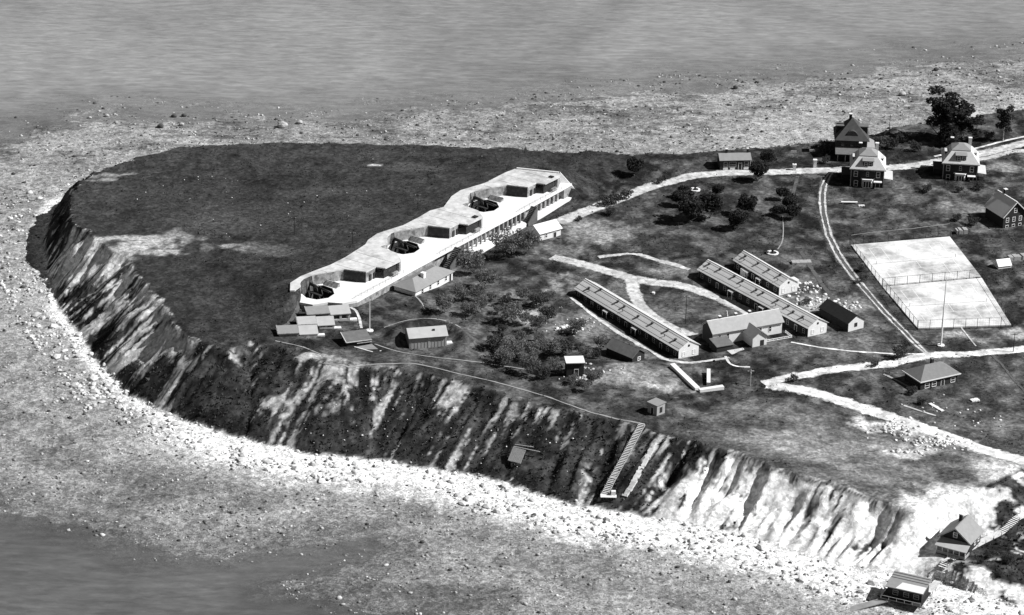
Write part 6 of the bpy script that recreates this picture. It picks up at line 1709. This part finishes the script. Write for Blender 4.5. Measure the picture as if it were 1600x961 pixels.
for k in range(10):
    v = rock_shape(g2); me = bpy.data.meshes.new('boulder'); me.from_pydata(v.tolist(), [], ICF.tolist()); me.materials.append(MATS['stone']); protos.append(me)
for k, i in enumerate(big):
    o = bpy.data.objects.new('boulder', protos[k % 10]); col.objects.link(o)
    q = s[i] * 1.25
    o.location = (x[i], y[i], hz(x[i], y[i]) + q * 0.2); o.scale = (q, q, q); o.rotation_euler = (0, 0, random.uniform(0, 6.28))
    tag(o, 'large white boulder in the rubble belt along the foot of the bluff', 'boulder', 'white boulders along the foot of the bluff')
shing = on_beach * np.where(dT >= 8, 0.15 + 0.85 * clump ** 2, 0) * np.where(tb < 0.97, 1, 0.25)
x, y, g = scatter(150000, (-215, 240), (-205, 300), shing * 0.42, 2)
s = np.clip(np.exp(g.normal(-1.3, 0.42, len(x))), 0.12, 0.75)
pick = g.random(len(x))
dk = pick < np.where(y > 60, 0.45, 0.22)
rock_field('shingle_stones', x[~dk], y[~dk], s[~dk], 'stone_mid', 'grey stones scattered over the tidal flat')
rock_field('weedy_stones', x[dk], y[dk], s[dk] * 1.1, 'stone_dark', 'dark weed-covered stones scattered over the tidal flat')
for px, sz, mt, lab in [((272, 183), 2.0, 'stone_dark', 'left of two dark round boulders standing at the far water edge'), ((288, 182), 1.9, 'stone_dark', 'right of two dark round boulders standing at the far water edge'), ((251, 199), 2.3, 'stone_dark', 'wide dark boulder on the far shingle below the two round ones'),
                        ((284, 196), 1.7, 'stone', 'pale flat boulder right of the wide dark boulder'), ((441, 199), 3.6, 'stone', 'largest pale boulder on the far shore'), ((468, 193), 2.2, 'stone', 'smaller pale boulder right of the largest one on the far shore'),
                        ((1149, 138), 1.9, 'stone_dark', 'dark boulder alone in the shallows above the small guardhouse'), ((1463, 110), 1.9, 'stone_dark', 'dark boulder in the shallows above the tall trees'), ((1498, 108), 1.6, 'stone', 'pale boulder in the shallows right of the dark one'), ((1410, 149), 2.4, 'stone', 'flat white boulder on the far flat left of the tall trees'),
                        ((1103, 219), 1.1, 'stone_dark', 'small dark boulder on the shingle near the land edge'), ((167, 182), 1.6, 'stone', 'white upright boulder at the end of the far spit'), ((140, 185), 1.4, 'stone', 'white flat boulder along the far spit'), ((660, 848), 1.2, 'stone_dark', 'dark boulder on the near flat beside the tide pool'),
                        ((895, 686), 0.6, 'stone', 'white stone on the dark bluff left of the staircase'), ((900, 783), 0.8, 'stone', 'white stone at the foot of the dark bluff left of the staircase'), ((566, 681), 0.7, 'stone', 'white block low on the dark bluff face'), ((516, 132), 0.9, 'stone', 'tiny white rock out in the far water')]:
    p = G(*px)
    me = bpy.data.meshes.new('boulder')
    bm = bmesh.new(); bmesh.ops.create_icosphere(bm, subdivisions=3, radius=1.0)
    sd = random.uniform(0, 50)
    for v in bm.verts:
        k = 0.75 + 0.5 * float(fbm(v.co.x * 1.3 + sd, v.co.y * 1.3 + v.co.z * 1.7, 3, 3)); v.co = Vector((v.co.x * 1.2, v.co.y, v.co.z * 0.8)) * k
    bm.to_mesh(me); bm.free(); me.materials.append(MATS['stone_mid' if mt == 'stone' and px[1] < 300 else mt])
    o = link(bpy.data.objects.new('boulder', me)); o.location = (p[0], p[1], p[2] + sz * 0.25); o.scale = (sz * 0.42,) * 3
    tag(o, lab, 'boulder')
# rubble heap beside the pale road, white stones about the field and gardens
def heap(name, label, spots, n, smin, smax, material='stone', seed=3):
    g = np.random.default_rng(seed); X_ = []; Y_ = []
    for (px, py, rx, ry) in spots:
        c = G(px, py); k = int(n * rx * ry / sum(a[2] * a[3] for a in spots))
        X_.append(c[0] + g.normal(size=k) * rx / 5.5); Y_.append(c[1] + g.normal(size=k) * ry / 2.3)
    X_ = np.concatenate(X_); Y_ = np.concatenate(Y_)
    rock_field(name, X_, Y_, np.clip(np.exp(g.normal(math.log((smin + smax) / 2), 0.4, len(X_))), smin, smax), material, label)
heap('rubble_heap', 'white rubble tipped beside the pale road above the lower field', [(1400, 672, 18, 7), (1450, 690, 22, 5), (1480, 693, 16, 4), (1430, 705, 20, 2)], 170, 0.2, 0.7)
heap('field_stones', 'small white stones dotted over the open grass field', [(380, 290, 60, 10), (520, 300, 40, 10), (640, 250, 40, 4), (460, 330, 60, 12), (300, 300, 60, 12), (330, 365, 40, 8)], 36, 0.12, 0.24, 'stone', 8)
heap('debris', 'pale debris scattered between the short barracks and the track', [(1275, 470, 26, 6), (1300, 480, 24, 6), (1260, 452, 20, 5), (1250, 443, 14, 4)], 160, 0.2, 0.7, 'stone', 9)
heap('clearing_debris', 'pale debris in the clearing left of the nearest barracks', [(890, 512, 20, 6), (910, 505, 16, 5), (930, 575, 30, 3), (905, 590, 14, 3)], 110, 0.15, 0.6, 'stone', 10)
heap('garden_debris', 'white stones and litter in the cottage garden', [(1500, 645, 30, 8), (1540, 660, 30, 10), (1450, 640, 20, 6), (1460, 622, 12, 3)], 30, 0.15, 0.45, 'stone', 12)
heap('bluff_stones', 'small pale stones caught on the bluff face', [(600, 650, 60, 14), (700, 680, 60, 14), (500, 660, 40, 12), (820, 700, 50, 14)], 80, 0.1, 0.28, 'stone', 14)

# ------------------------------------------------------------------ rough grass
def grass():
    g = np.random.default_rng(21)
    n = 220000
    x = g.uniform(-185, 200, n); y = g.uniform(-150, 190, n)
    tn = samp(TONE, x, y)
    dens = smooth(0.35, 0.7, fbm(x / 7, y / 9, 300, 4)) * 0.6 + 0.15
    dens = np.where(samp(in_crest, x, y), dens, np.where(samp(in_toe, x, y), 0.75, 0))
    k = (g.random(n) < dens) & (tn < 0.075) & samp(in_toe, x, y) & ~samp(in_cut, x, y)
    x, y = x[k], y[k]; n = len(x)
    z = hz_many(x, y)
    on_b = ~samp(in_crest, x, y)
    s = np.exp(g.normal(-1.9, 0.35, n)) * np.where(on_b, 1.7, 1.0)
    V = []; 
    base = np.stack([x, y, z - 0.03], 1)
    for r_ in range(3):
        a = g.uniform(0, 6.28, n) ; w = s * g.uniform(0.5, 1.0, n); h = s * g.uniform(0.7, 1.5, n)
        dx, dy = np.cos(a) * w, np.sin(a) * w
        o1 = g.normal(size=(n, 2)) * s[:, None] * 0.5
        b = base.copy(); b[:, :2] += g.normal(size=(n, 2)) * s[:, None] * 0.3
        V.append(np.stack([b - np.stack([dx, dy, 0 * dx], 1), b + np.stack([dx, dy, 0 * dx], 1), b + np.stack([o1[:, 0], o1[:, 1], h], 1)], 1))
    v = np.concatenate(V).reshape(-1, 3); m = len(v) // 3
    me = bpy.data.meshes.new('grass')
    me.vertices.add(3 * m); me.vertices.foreach_set('co', v.astype(np.float32).ravel())
    me.loops.add(3 * m); me.loops.foreach_set('vertex_index', np.arange(3 * m, dtype=np.int32))
    me.polygons.add(m); me.polygons.foreach_set('loop_start', np.arange(0, 3 * m, 3, dtype=np.int32))
    me.update(calc_edges=True); me.materials.append(MATS['grass_blade'])
    o = link(bpy.data.objects.new('rough_grass', me)); tag(o, 'rough dark grass tufts over the plateau and bluff', 'grass', None, 'stuff')
mat('grass_blade', 0.060, 0.9, 0.3, 0.3, island=0.6, spec=0.1)
grass()
